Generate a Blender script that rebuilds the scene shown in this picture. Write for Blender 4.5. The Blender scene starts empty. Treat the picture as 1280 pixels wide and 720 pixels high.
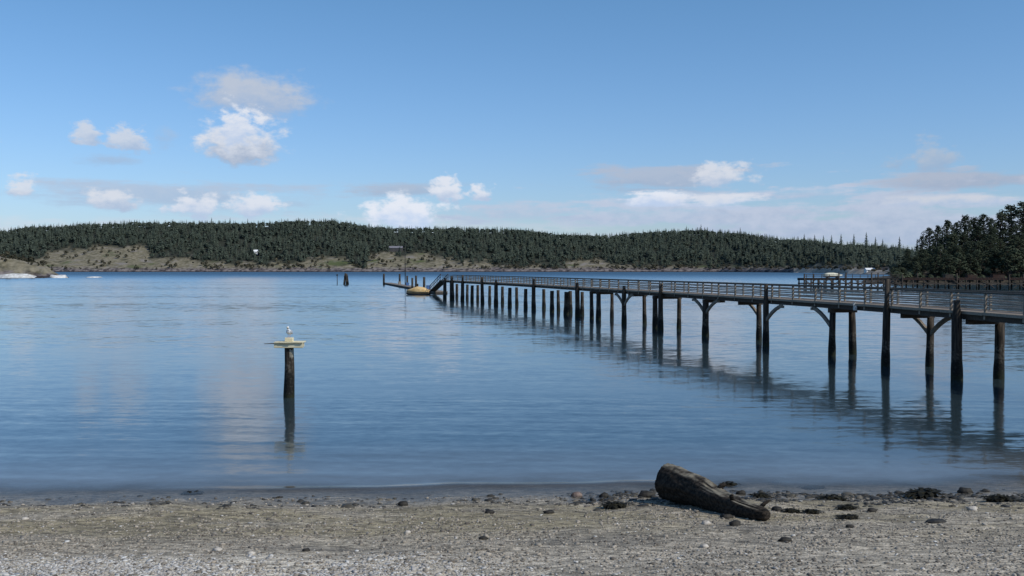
import bpy, math, random
import numpy as np
from mathutils import Vector, Matrix, noise as mnoise

random.seed(11)
rng = np.random.default_rng(11)
R = math.radians
scene = bpy.context.scene
col = scene.collection

# ------------------------------------------------------------------ camera numbers
F = 35.0 / 36.0 * 1280.0          # focal length in photo pixels
HC = 5.2                          # eye height above the water
HY = 336.0                        # horizon row in the photo


def gx(px, Y):
    return (px - 640.0) / F * Y


def gz(py, Y):
    return HC - (py - HY) / F * Y


# ------------------------------------------------------------------ object helpers
def props(o, label=None, cat=None, group=None, kind=None):
    if label: o['label'] = label
    if cat: o['category'] = cat
    if group: o['group'] = group
    if kind: o['kind'] = kind
    return o


def empty(name, loc=(0, 0, 0), rz=0.0, **k):
    o = bpy.data.objects.new(name, None)
    o.empty_display_size = 0.3
    o.location = loc
    o.rotation_euler = (0, 0, rz)
    col.objects.link(o)
    return props(o, **k)


def link_mesh(name, me, m, parent=None):
    o = bpy.data.objects.new(name, me)
    if m is not None:
        me.materials.append(m)
    col.objects.link(o)
    if parent is not None:
        o.parent = parent
    return o


def copy_tree(o, parent=None):
    c = o.copy()
    col.objects.link(c)
    c.parent = parent
    for ch in list(o.children):
        copy_tree(ch, c)
    return c


def np_mesh(name, V, faces_flat, nper, smooth=True):
    """V (n,3); faces_flat (m,nper) int -> mesh, quick."""
    me = bpy.data.meshes.new(name)
    V = np.asarray(V, dtype=np.float32)
    Fc = np.asarray(faces_flat, dtype=np.int32)
    m = len(Fc)
    me.vertices.add(len(V))
    me.vertices.foreach_set('co', V.ravel())
    me.loops.add(m * nper)
    me.loops.foreach_set('vertex_index', Fc.ravel())
    me.polygons.add(m)
    me.polygons.foreach_set('loop_start', np.arange(0, m * nper, nper, dtype=np.int32))
    me.polygons.foreach_set('loop_total', np.full(m, nper, dtype=np.int32))
    me.polygons.foreach_set('use_smooth', np.full(m, smooth, dtype=bool))
    me.update(calc_edges=True)
    return me


class MB:
    """Collects boxes, bars, tubes, sweeps into one mesh."""
    def __init__(self):
        self.v, self.f, self.s = [], [], []

    def add(self, vs, fs, smooth=False):
        b = len(self.v)
        self.v += [tuple(p) for p in vs]
        self.f += [tuple(i + b for i in f) for f in fs]
        self.s += [smooth] * len(fs)

    def box(self, c, size, M=None, ch=0.0):
        sx, sy, sz = [s / 2 for s in size]
        if ch <= 0:
            P = [Vector((x, y, z)) for x in (-sx, sx) for y in (-sy, sy) for z in (-sz, sz)]
            fs = [(0, 1, 3, 2), (4, 6, 7, 5), (0, 4, 5, 1), (2, 3, 7, 6), (0, 2, 6, 4), (1, 5, 7, 3)]
        else:   # chamfered long edges (profile in y,z, extruded on x)
            prof = [(-sy + ch, -sz), (sy - ch, -sz), (sy, -sz + ch), (sy, sz - ch), (sy - ch, sz), (-sy + ch, sz), (-sy, sz - ch), (-sy, -sz + ch)]
            P = [Vector((x, y, z)) for x in (-sx, sx) for y, z in prof]
            n = 8
            fs = [(i, (i + 1) % n, n + (i + 1) % n, n + i) for i in range(n)] + [tuple(range(n - 1, -1, -1)), tuple(range(n, 2 * n))]
        if M is not None:
            P = [M @ p for p in P]
        c = Vector(c)
        self.add([p + c for p in P], fs)

    def bar(self, a, b, w, h, ch=0.0, up=(0, 0, 1)):
        a, b = Vector(a), Vector(b)
        d = b - a
        L = d.length
        x = d.normalized()
        y = Vector(up).cross(x)
        if y.length < 1e-4:
            y = Vector((0, 1, 0)).cross(x)
        y.normalize()
        z = x.cross(y)
        M = Matrix((x, y, z)).transposed()
        self.box((a + b) / 2, (L, w, h), M, ch)

    def sweep(self, pts, radii, seg=10, caps=True, ref=(0, 0, 1), smooth=True, wob=0.0, seed=0):
        """radii: list of r or (r1,r2)"""
        pts = [Vector(p) for p in pts]
        n = len(pts)
        vs, fs = [], []
        for i, p in enumerate(pts):
            t = (pts[min(i + 1, n - 1)] - pts[max(i - 1, 0)]).normalized()
            u = Vector(ref).cross(t)
            if u.length < 0.3:
                u = Vector((1, 0, 0)).cross(t)
                if u.length < 0.3:
                    u = Vector((0, 1, 0)).cross(t)
            u.normalize()
            w = t.cross(u)
            r = radii[i]
            r1, r2 = (r, r) if not isinstance(r, (tuple, list)) else r
            for k in range(seg):
                a = 2 * math.pi * k / seg
                q = 1.0
                if wob:
                    q += wob * mnoise.noise(Vector((math.cos(a) * 1.7 + seed, math.sin(a) * 1.7, i * 0.45)))
                vs.append(p + u * math.cos(a) * r1 * q + w * math.sin(a) * r2 * q)
        for i in range(n - 1):
            for k in range(seg):
                k2 = (k + 1) % seg
                fs.append((i * seg + k, i * seg + k2, (i + 1) * seg + k2, (i + 1) * seg + k))
        self.add(vs, fs, smooth)
        if caps:
            b = len(self.v) - len(vs)
            self.f.append(tuple(b + k for k in range(seg - 1, -1, -1))); self.s.append(False)
            self.f.append(tuple(b + (n - 1) * seg + k for k in range(seg))); self.s.append(False)

    def build(self, name, m, parent=None):
        me = bpy.data.meshes.new(name)
        me.from_pydata(self.v, [], self.f)
        me.polygons.foreach_set('use_smooth', self.s)
        me.update()
        return link_mesh(name, me, m, parent)


# ------------------------------------------------------------------ materials
def new_mat(name):
    m = bpy.data.materials.new(name)
    m.use_nodes = True
    nt = m.node_tree
    return m, nt, nt.nodes['Principled BSDF']


class NT:
    def __init__(self, nt):
        self.nt = nt

    def n(self, t, **k):
        x = self.nt.nodes.new(t)
        for a, b in k.items():
            setattr(x, a, b)
        return x

    def l(self, a, b):
        self.nt.links.new(a, b)

    def val(self, sock, v):
        if isinstance(v, (int, float)):
            sock.default_value = v
        elif isinstance(v, (tuple, list)):
            sock.default_value = v
        else:
            self.l(v, sock)

    def math(self, op, a, b=None, c=None, clamp=False):
        x = self.n('ShaderNodeMath', operation=op, use_clamp=clamp)
        self.val(x.inputs[0], a)
        if b is not None: self.val(x.inputs[1], b)
        if c is not None: self.val(x.inputs[2], c)
        return x.outputs[0]

    def mix(self, f, a, b, blend='MIX'):
        x = self.n('ShaderNodeMix', data_type='RGBA', blend_type=blend)
        self.val(x.inputs[0], f)
        for s, v in ((x.inputs[6], a), (x.inputs[7], b)):
            if isinstance(v, (tuple, list)) and len(v) == 3: v = (*v, 1)
            self.val(s, v)
        return x.outputs[2]

    def mapr(self, v, a, b, c=0.0, d=1.0, kind='SMOOTHSTEP'):
        x = self.n('ShaderNodeMapRange', interpolation_type=kind)
        self.val(x.inputs[0], v)
        for i, q in enumerate((a, b, c, d)):
            self.val(x.inputs[1 + i], q)
        return x.outputs[0]

    def noise(self, vec, scale, detail=3.0, rough=0.55, out=0):
        x = self.n('ShaderNodeTexNoise')
        if vec is not None: self.l(vec, x.inputs['Vector'])
        x.inputs['Scale'].default_value = scale
        x.inputs['Detail'].default_value = detail
        x.inputs['Roughness'].default_value = rough
        return x.outputs[out]

    def scalev(self, vec, s, loc=(0, 0, 0)):
        x = self.n('ShaderNodeMapping')
        self.l(vec, x.inputs[0])
        x.inputs['Scale'].default_value = s
        x.inputs['Location'].default_value = loc
        return x.outputs[0]

    def pos(self):
        return self.n('ShaderNodeNewGeometry').outputs['Position']

    def obj(self):
        return self.n('ShaderNodeTexCoord').outputs['Object']


def simple(name, c1, c2, scale=3.0, rough=0.85, bump=0.2, stretch=(1, 1, 1), detail=4, spec=0.25, lo=0.35, hi=0.65, bscale=None):
    m, nt, b = new_mat(name)
    T = NT(nt)
    v = T.scalev(T.obj(), stretch)
    n = T.noise(v, scale, detail, 0.6)
    c = T.mix(T.mapr(n, lo, hi), c1, c2)
    T.l(c, b.inputs['Base Color'])
    b.inputs['Roughness'].default_value = rough
    b.inputs['Specular IOR Level'].default_value = spec
    if bump:
        bn = T.n('ShaderNodeBump')
        bn.inputs['Strength'].default_value = bump
        bn.inputs['Distance'].default_value = 0.03
        T.l(T.noise(v, bscale or scale * 2.3, 4, 0.6), bn.inputs['Height'])
        T.l(bn.outputs[0], b.inputs['Normal'])
    return m


def wood_mat(name, c1, c2, rough=0.85, grain=(1.2, 14, 14), dirt=(0.03, 0.028, 0.024)):
    m, nt, b = new_mat(name)
    T = NT(nt)
    p = T.obj()
    n1 = T.noise(p, 0.8, 4, 0.6)
    n2 = T.noise(T.scalev(p, grain), 1.5, 3, 0.6)
    c = T.mix(T.mapr(n2, 0.3, 0.7), c1, c2)
    c = T.mix(T.math('MULTIPLY', T.mapr(n1, 0.5, 0.75), 0.6), c, dirt)
    T.l(c, b.inputs['Base Color'])
    b.inputs['Roughness'].default_value = rough
    b.inputs['Specular IOR Level'].default_value = 0.2
    return m


def pile_mat(name):
    """creosoted timber: bleached near the top, brown above, black wet tide zone with barnacles, green at the waterline"""
    m, nt, b = new_mat(name)
    T = NT(nt)
    p = T.pos()
    sep = T.n('ShaderNodeSeparateXYZ'); T.l(p, sep.inputs[0])
    z = sep.outputs[2]
    g = T.noise(T.scalev(p, (9, 9, 0.7)), 1.6, 4, 0.6)
    base = T.mix(T.mapr(g, 0.35, 0.68), (0.017, 0.0145, 0.012), (0.082, 0.065, 0.050))
    zz = T.math('ADD', z, T.math('MULTIPLY', T.math('SUBTRACT', T.noise(p, 2.2, 4), 0.5), 1.3))
    wet = T.mapr(zz, 0.7, 1.35, 1, 0)
    tide = T.mix(T.mapr(T.noise(p, 14, 3), 0.52, 0.66), (0.010, 0.010, 0.009), (0.045, 0.043, 0.036))
    c = T.mix(wet, base, tide)
    barn = T.math('MULTIPLY', T.math('MULTIPLY', T.mapr(zz, .75, 1.05), T.mapr(zz, 1.25, 1.6, 1, 0)), T.mapr(T.noise(p, 9, 4), .45, .62))
    c = T.mix(T.math('MULTIPLY', barn, .75), c, (0.13, 0.12, 0.10))
    alg = T.mapr(zz, 0.05, 0.4, 0.7, 0)
    c = T.mix(alg, c, (0.022, 0.026, 0.012))
    T.l(c, b.inputs['Base Color'])
    b.inputs['Roughness'].default_value = 0.8
    b.inputs['Specular IOR Level'].default_value = 0.2
    bn = T.n('ShaderNodeBump'); bn.inputs['Strength'].default_value = 0.5; bn.inputs['Distance'].default_value = 0.03
    T.l(T.noise(p, 12, 4), bn.inputs['Height']); T.l(bn.outputs[0], b.inputs['Normal'])
    return m


def leaf_mat(name, dark, light, rough=0.9, isl=0.55):
    m, nt, b = new_mat(name)
    T = NT(nt)
    geo = T.n('ShaderNodeNewGeometry')
    oi = T.n('ShaderNodeObjectInfo')
    r = geo.outputs['Random Per Island']
    n = T.noise(geo.outputs['Position'], 0.14, 3, 0.6)
    f = T.math('ADD', T.math('MULTIPLY', r, isl), T.math('MULTIPLY', T.mapr(n, 0.3, 0.7), 1.0 - isl))
    f = T.math('ADD', f, T.math('MULTIPLY', T.math('SUBTRACT', T.noise(geo.outputs['Position'], 0.022, 3, .6), 0.5), 1.1))
    f = T.math('ADD', f, T.math('MULTIPLY', T.math('SUBTRACT', oi.outputs['Random'], 0.5), 0.4), clamp=True)
    T.l(T.mix(f, dark, light), b.inputs['Base Color'])
    b.inputs['Roughness'].default_value = rough
    b.inputs['Specular IOR Level'].default_value = 0.1
    return m


M = {}
M['pile'] = pile_mat('pile_timber')
M['deck'] = wood_mat('deck_timber', (0.15, 0.12, 0.095), (0.30, 0.25, 0.20))
M['beam'] = wood_mat('beam_timber', (0.045, 0.036, 0.03), (0.105, 0.085, 0.068))
M['fascia'] = wood_mat('edge_timber', (0.20, 0.165, 0.125), (0.40, 0.335, 0.26), dirt=(.05,.04,.03))
M['rail'] = wood_mat('rail_timber', (0.22, 0.185, 0.145), (0.50, 0.43, 0.35), dirt=(.06,.05,.04))
M['cap'] = wood_mat('cap_timber', (0.065, 0.062, 0.052), (0.14, 0.13, 0.11))
M['post'] = wood_mat('post_timber', (0.15, 0.125, 0.10), (0.40, 0.34, 0.27), grain=(14, 14, 1.2))
M['brace'] = wood_mat('brace_timber', (0.12, 0.10, 0.08), (0.34, 0.285, 0.225))
M['yellow'] = wood_mat('weathered_plank', (0.60, 0.52, 0.33), (0.80, 0.73, 0.52), dirt=(0.42, 0.34, 0.20))
M['trunk'] = simple('bark', (0.03, 0.022, 0.016), (0.09, 0.07, 0.055), 2.0, stretch=(3, 3, 0.5))
M['conifer'] = leaf_mat('conifer_needles', (0.034, 0.048, 0.039), (0.080, 0.096, 0.070), isl=0.2)
M['headtree'] = leaf_mat('evergreen_leaves', (0.016, 0.024, 0.016), (0.090, 0.104, 0.062))
M['bush'] = leaf_mat('scrub_leaves', (0.026, 0.028, 0.018), (0.105, 0.092, 0.060))

# ------------------------------------------------------------------ beach
def hnoise(x, y, s, o=0.0):
    return mnoise.noise(Vector((x * s + o, y * s - o, o * 1.7)))


def shore_y(x):
    return 22.75 + 0.035 * x + 0.35 * hnoise(x, 0, 0.16, 3.1) + 0.20 * hnoise(x, 0, 0.55, 9.2) + 0.09 * hnoise(x, 0, 1.7, 4.4)


def beach_h(x, y):
    s = shore_y(x)
    d = s - y                      # metres up the beach
    if d > 0:
        h = 0.118 * d
        if d > 15:
            h += 0.11 * (d - 15)
        # low wet flat beside the water
        h -= 0.055 * math.exp(-((d - 0.8) / 0.55) ** 2)
    else:
        h = 0.09 * d if d > -12 else -1.08 + 0.05 * (d + 12)
    amp = min(1.0, 0.25 + abs(d) * 0.5)
    if -0.8 < d < 2.6:
        h += 0.045 * hnoise(x, y * 1.6, 0.75, 14.0) * math.exp(-((d - .8) / 1.0) ** 2)
    h += amp * (0.05 * hnoise(x, y, 0.35, 1.0) + 0.03 * hnoise(x, y, 1.1, 5.0)) + 0.012 * hnoise(x, y, 3.6, 2.0)
    return h


def on_beach(px, py):
    """where the line of sight through a photo pixel meets the beach"""
    lo, hi = 6.0, 60.0
    for _ in range(50):
        mid = (lo + hi) / 2
        if gz(py, mid) > beach_h(gx(px, mid), mid):
            lo = mid
        else:
            hi = mid
    return Vector((gx(px, lo), lo, beach_h(gx(px, lo), lo)))


def graded(a, b, step):
    n = int(round((b - a) / step))
    return [a + (b - a) * i / n for i in range(n + 1)]


def grid_faces(nr, nc):
    i = np.arange(nr - 1)[:, None] * nc + np.arange(nc - 1)[None, :]
    return np.stack([i, i + 1, i + nc + 1, i + nc], -1).reshape(-1, 4)


xs = [-400, -200, -110, -70, -50, -40] + graded(-32, 32, 0.16) + [40, 50, 70, 110, 200, 400]
ys = [-60, -30, -16, -10] + graded(-4, 9, 0.5) + graded(9.2, 26, 0.12) + [27, 29, 32, 38, 46, 60, 90]
V = np.array([(x, y, beach_h(x, y)) for y in ys for x in xs])
beach = link_mesh('beach', np_mesh('beach', V, grid_faces(len(ys), len(xs)), 4), None)
props(beach, kind='structure')
shore_attr = beach.data.attributes.new('up_beach', 'FLOAT', 'POINT')
shore_attr.data.foreach_set('value', np.array([shore_y(x) - y for y in ys for x in xs], dtype=np.float32))

m, nt, b = new_mat('gravel')
T = NT(nt)
p = T.pos()
up = T.n('ShaderNodeAttribute', attribute_name='up_beach').outputs['Fac']


def vor(vec, scale, feature='F1'):
    x = T.n('ShaderNodeTexVoronoi', feature=feature)
    T.l(vec, x.inputs['Vector'])
    x.inputs['Scale'].default_value = scale
    return x


v1 = vor(p, 26.0); v2 = vor(p, 60.0)
sepc = T.n('ShaderNodeSeparateColor'); T.l(v1.outputs['Color'], sepc.inputs[0])
sepd = T.n('ShaderNodeSeparateColor'); T.l(v2.outputs['Color'], sepd.inputs[0])
cr = T.n('ShaderNodeValToRGB')
e = cr.color_ramp.elements
e[0].position = 0.0; e[0].color = (0.085, 0.078, 0.068, 1)
e[1].position = 1.0; e[1].color = (0.56, 0.52, 0.46, 1)
for q, c in ((0.3, (0.175, 0.16, 0.135, 1)), (0.6, (0.265, 0.24, 0.205, 1)), (0.88, (0.38, 0.345, 0.30, 1))):
    x = e.new(q); x.color = c
T.l(T.math('ADD', T.math('MULTIPLY', sepc.outputs[0], 0.6), T.math('MULTIPLY', sepd.outputs[1], 0.4)), cr.inputs[0])
gn = T.noise(T.scalev(p, (0.35, 1.0, 1.0)), 0.55, 5, 0.65)
# olive algae film on the lower and middle beach, in patches
band = T.math('MULTIPLY', T.mapr(up, 0.3, 1.8), T.mapr(up, 4.5, 7.5, 1, 0))
alg = T.math('MULTIPLY', band, T.mapr(gn, 0.38, 0.58))
c = T.mix(T.math('MULTIPLY', alg, 0.52), cr.outputs[0], (0.165, 0.138, 0.066), 'MIX')
gn2 = T.noise(T.scalev(p, (0.5, 1.3, 1.0), (4, 7, 0)), 0.8, 4, 0.6)
c = T.mix(T.math('MULTIPLY', T.mapr(gn2, 0.46, 0.66), 0.85), c, T.mix(0.5, c, (0.045, 0.045, 0.045)))
wet = T.mapr(T.math('ADD', up, T.math('MULTIPLY', T.math('SUBTRACT', gn, 0.5), 2.2)), 0.15, 1.9, 1, 0)
c = T.mix(T.math('MULTIPLY', wet, 0.62), c, T.mix(0.3, (0.022, 0.022, 0.020), c))
xs_ = T.n('ShaderNodeSeparateXYZ'); T.l(p, xs_.inputs[0])
strip = T.math('MULTIPLY', T.mapr(T.math('ADD', up, T.math('MULTIPLY', T.math('SUBTRACT', gn2, .5), 2.0)), 7.2, 8.6), T.mapr(xs_.outputs[0], -3.5, 1.5, 1.0, 0.25))
c = T.mix(T.math('MULTIPLY', strip, 0.6), c, (0.50, 0.47, 0.42))
gn3 = T.noise(T.scalev(p, (0.7, 1.2, 1.0)), 5.5, 4, 0.65)
c = T.mix(1.0, c, T.mix(T.mapr(gn3, 0.33, 0.67), (0.66, 0.625, 0.55), (1.98, 1.86, 1.64)), 'MULTIPLY')
T.l(c, b.inputs['Base Color'])
T.l(T.mapr(wet, 0.3, 1, 0.9, 0.42), b.inputs['Roughness'])
b.inputs['Specular IOR Level'].default_value = 0.3
bn = T.n('ShaderNodeBump'); bn.inputs['Strength'].default_value = 0.8; bn.inputs['Distance'].default_value = 0.02
T.l(T.math('SUBTRACT', 1.0, v1.outputs['Distance']), bn.inputs['Height'])
T.l(bn.outputs[0], b.inputs['Normal'])
beach.data.materials.append(m)

# ------------------------------------------------------------------ pebbles and shells (stuff)
ICO = []
_t = (1 + 5 ** .5) / 2
ICO_V = np.array([(-1, _t, 0), (1, _t, 0), (-1, -_t, 0), (1, -_t, 0), (0, -1, _t), (0, 1, _t), (0, -1, -_t), (0, 1, -_t), (_t, 0, -1), (_t, 0, 1), (-_t, 0, -1), (-_t, 0, 1)]) / math.hypot(1, _t)
ICO_F = np.array([(0, 11, 5), (0, 5, 1), (0, 1, 7), (0, 7, 10), (0, 10, 11), (1, 5, 9), (5, 11, 4), (11, 10, 2), (10, 7, 6), (7, 1, 8), (3, 9, 4), (3, 4, 2), (3, 2, 6), (3, 6, 8), (3, 8, 9), (4, 9, 5), (2, 4, 11), (6, 2, 10), (8, 6, 7), (9, 8, 1)])


def ico2():
    vs = [tuple(v) for v in ICO_V]; cache = {}
    def mid(a, b):
        k = (min(a, b), max(a, b))
        if k not in cache:
            q = np.array(vs[a]) + np.array(vs[b]); q /= np.linalg.norm(q)
            vs.append(tuple(q)); cache[k] = len(vs) - 1
        return cache[k]
    fs = []
    for a, b_, c_ in ICO_F:
        ab, bc, ca = mid(a, b_), mid(b_, c_), mid(c_, a)
        fs += [(a, ab, ca), (b_, bc, ab), (c_, ca, bc), (ab, bc, ca)]
    return np.array(vs), np.array(fs)


ICO2_V, ICO2_F = ico2()


def scatter_stones(name, pts, size, flat, base_v, base_f, jit=0.22):
    n = len(pts); k = len(base_v)
    sc = np.stack([size * rng.uniform(0.75, 1.35, n), size * rng.uniform(0.75, 1.35, n), size * flat], -1)
    Vv = base_v[None] * (1 + rng.normal(0, jit * 0.5, (n, k, 1)))
    Vv = Vv * sc[:, None, :]
    a = rng.uniform(0, 6.283, n); tl = rng.normal(0, 0.22, n)
    ct, st = np.cos(tl)[:, None], np.sin(tl)[:, None]
    y = Vv[..., 1] * ct - Vv[..., 2] * st; z = Vv[..., 1] * st + Vv[..., 2] * ct
    x = Vv[..., 0]
    ca, sa = np.cos(a)[:, None], np.sin(a)[:, None]
    P = np.stack([x * ca - y * sa, x * sa + y * ca, z], -1) + pts[:, None, :]
    Fc = (base_f[None] + (np.arange(n) * k)[:, None, None]).reshape(-1, 3)
    return np_mesh(name, P.reshape(-1, 3), Fc, 3, True)


def beach_points(n, y0, y1, keep):
    out = []
    while len(out) < n:
        y = random.uniform(y0, y1)
        x = random.uniform(-1, 1) * (1.2 + y * 0.62)
        up_ = shore_y(x) - y
        if up_ < -0.15:
            continue
        if random.random() > keep(x, y, up_):
            continue
        out.append((x, y, beach_h(x, y)))
    return np.array(out)


def stone_mat(name, stops, rough=0.75):
    m, nt, b = new_mat(name)
    T = NT(nt)
    g = T.n('ShaderNodeNewGeometry')
    cr = T.n('ShaderNodeValToRGB')
    cr.color_ramp.interpolation = 'LINEAR'
    e = cr.color_ramp.elements
    e[0].position, e[0].color = stops[0][0], (*stops[0][1], 1)
    e[1].position, e[1].color = stops[-1][0], (*stops[-1][1], 1)
    for q, c in stops[1:-1]:
        x = e.new(q); x.color = (*c, 1)
    T.l(g.outputs['Random Per Island'], cr.inputs[0])
    n = T.noise(T.obj(), 40, 3)
    T.l(T.mix(T.mapr(n, 0.3, 0.7, 0.0, 0.35), cr.outputs[0], (0.10, 0.09, 0.075)), b.inputs['Base Color'])
    b.inputs['Roughness'].default_value = rough
    b.inputs['Specular IOR Level'].default_value = 0.3
    return m


pts = beach_points(24000, 11.0, 22.9, lambda x, y, u: min(1.0, 0.18 + u * 0.12) * (0.35 + 0.9 * (hnoise(x, y, 0.5, 4) + 0.5)))
size = np.clip(rng.lognormal(math.log(0.0150), 0.42, len(pts)), 0.006, 0.048)
pts[:, 2] += size * 0.18
pebbles = link_mesh('pebbles', scatter_stones('pebbles', pts, size, rng.uniform(0.45, 0.8, len(pts)), ICO_V, ICO_F),
                    stone_mat('pebble_stone', [(0, (0.085, 0.07, 0.055)), (0.3, (0.20, 0.17, 0.135)), (0.6, (0.31, 0.27, 0.215)), (0.9, (0.40, 0.34, 0.265)), (1, (0.50, 0.44, 0.36))]))
props(pebbles, 'grey and brown pebbles strewn over the gravel beach', 'pebbles', kind='stuff')


def shell_keep(x, y, u):
    base = 0.008
    if y < 15.2 and x < 0.5:
        base += 0.95 * max(0, min(1, (15.2 - y) / 1.0)) * max(0, min(1, (0.5 - x) / 3.0))
    elif y < 15.0:
        base += 0.03
    return base * (0.25 + max(0, hnoise(x, y, 0.45, 8) + 0.4) * 1.2) if u > 1.2 else 0.01


pts = beach_points(15000, 11.0, 22.0, shell_keep)
size = np.clip(rng.lognormal(math.log(0.017), 0.4, len(pts)), 0.008, 0.05)
pts[:, 2] += size * 0.25
shells = link_mesh('shell_fragments', scatter_stones('shell_fragments', pts, size, rng.uniform(0.22, 0.45, len(pts)), ICO_V, ICO_F, 0.4),
                   stone_mat('bleached_shell', [(0, (0.34, 0.31, 0.27)), (0.5, (0.50, 0.46, 0.41)), (1, (0.70, 0.67, 0.61))], 0.6))
props(shells, 'bleached white shell fragments scattered on the beach gravel', 'shells', kind='stuff')

def wrack_pts():
    out = []
    while len(out) < 2300:
        x = random.uniform(-12, 13.5)
        u = random.gauss(.9, .75)
        if u < -.35 or u > 3.2: continue
        wgt = .12 + .88 * max(0, min(1, (x - .5) / 2.5))
        wgt *= max(0.0, hnoise(x, u * 2, .8, 33) + .25)
        if random.random() > wgt: continue
        y = shore_y(x) - u
        out.append((x, y, beach_h(x, y)))
    return np.array(out)


pts = wrack_pts()
size = np.clip(rng.lognormal(math.log(0.034), 0.5, len(pts)), 0.012, 0.12)
wrack = link_mesh('wrack', scatter_stones('wrack', pts, size, rng.uniform(0.25, 0.6, len(pts)), ICO2_V, ICO2_F, 0.3),
                  stone_mat('wet_dark_stone', [(0, (0.012, 0.011, 0.009)), (0.55, (0.035, 0.031, 0.022)), (0.85, (0.075, 0.065, 0.045)), (1, (0.17, 0.145, 0.11))], 0.6))
props(wrack, 'small dark stones and weed bits littering the water edge', 'wrack', kind='stuff')

# ------------------------------------------------------------------ single stones and weed clumps along the water's edge
M['weed'] = simple('wet_seaweed', (0.006, 0.006, 0.004), (0.026, 0.023, 0.012), 9, 0.7, 0.6, spec=0.15)
M['darkrock'] = simple('dark_rock', (0.012, 0.011, 0.010), (0.045, 0.040, 0.032), 7, 0.75, 0.5)
M['redrock'] = simple('reddish_rock', (0.10, 0.07, 0.055), (0.24, 0.18, 0.15), 7, 0.8, 0.4)
M['palerock'] = simple('pale_rock', (0.34, 0.30, 0.25), (0.58, 0.53, 0.46), 8, 0.8, 0.3)


def stone(name, px, py, w_px, ratio, mat, label, cat, group=None, frond=False, rot=0.0, sink=0.3):
    c = on_beach(px, py)
    w = w_px * c.y / F
    r = w / 2
    seed = random.uniform(0, 90)
    Vv = ICO2_V.copy()
    for _ in range(1):
        nn = np.array([1 + 0.42 * mnoise.noise(Vector(v * 1.6) + Vector((seed, 0, 0))) + 0.22 * mnoise.noise(Vector(v * 3.7) + Vector((0, seed, 0))) for v in Vv])
    Vv = Vv * nn[:, None]
    S = np.array([r, r * 0.62, r * ratio])
    Vv = Vv * S
    base_faces = ICO2_F
    if frond:
        parts_v, parts_f = [Vv * np.array([.62, .7, .8])], [ICO2_F]
        for k in range(6):
            a = random.uniform(0, 6.283); q = random.uniform(.35, .8)
            sc_ = np.array([random.uniform(.22, .42), random.uniform(.25, .45), random.uniform(.35, .7)])
            parts_v.append(Vv * sc_ + np.array([math.cos(a) * r * q, math.sin(a) * r * q * .6, -r * ratio * .25]))
            parts_f.append(ICO2_F + len(ICO2_V) * (k + 1))
        Vv = np.vstack(parts_v); base_faces = np.vstack(parts_f)
    if frond:    # ragged strands of weed lying over it
        extra_v, extra_f = [], []
        b0 = len(Vv)
        for k in range(90):
            a = random.uniform(0, 6.283); q = random.uniform(0.1, 0.9)
            s = Vector((math.cos(a) * r * q, math.sin(a) * r * 0.6 * q, r * ratio * random.uniform(0.2, 1.0) * (1.1 - q)))
            d = Vector((math.cos(a + random.uniform(-.7, .7)), math.sin(a) * 0.7, random.uniform(-0.5, 0.0)))
            e_ = s + d * r * random.uniform(0.3, 0.75)
            e_.z = max(e_.z, -r * ratio * 0.1)
            sd = d.cross(Vector((0, 0, 1))).normalized() * r * random.uniform(0.05, 0.12)
            i0 = b0 + len(extra_v)
            md = (s + e_) / 2 + Vector((0, 0, r * 0.10))
            extra_v += [s - sd, s + sd, md - sd * 1.2, md + sd * 1.2, e_]
            extra_f += [(i0, i0 + 1, i0 + 3), (i0, i0 + 3, i0 + 2), (i0 + 2, i0 + 3, i0 + 4)]
        Vv = np.vstack([Vv, np.array([tuple(v) for v in extra_v])])
        Fc = np.vstack([base_faces, np.array(extra_f)])
    else:
        Fc = ICO2_F
    o = link_mesh(name, np_mesh(name, Vv, Fc, 3, True), mat)
    o.location = (c.x, c.y, c.z + r * ratio * (1 - 2 * sink))
    o.rotation_euler = (0, 0, rot)
    props(o, label, cat, group)
    return o


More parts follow.
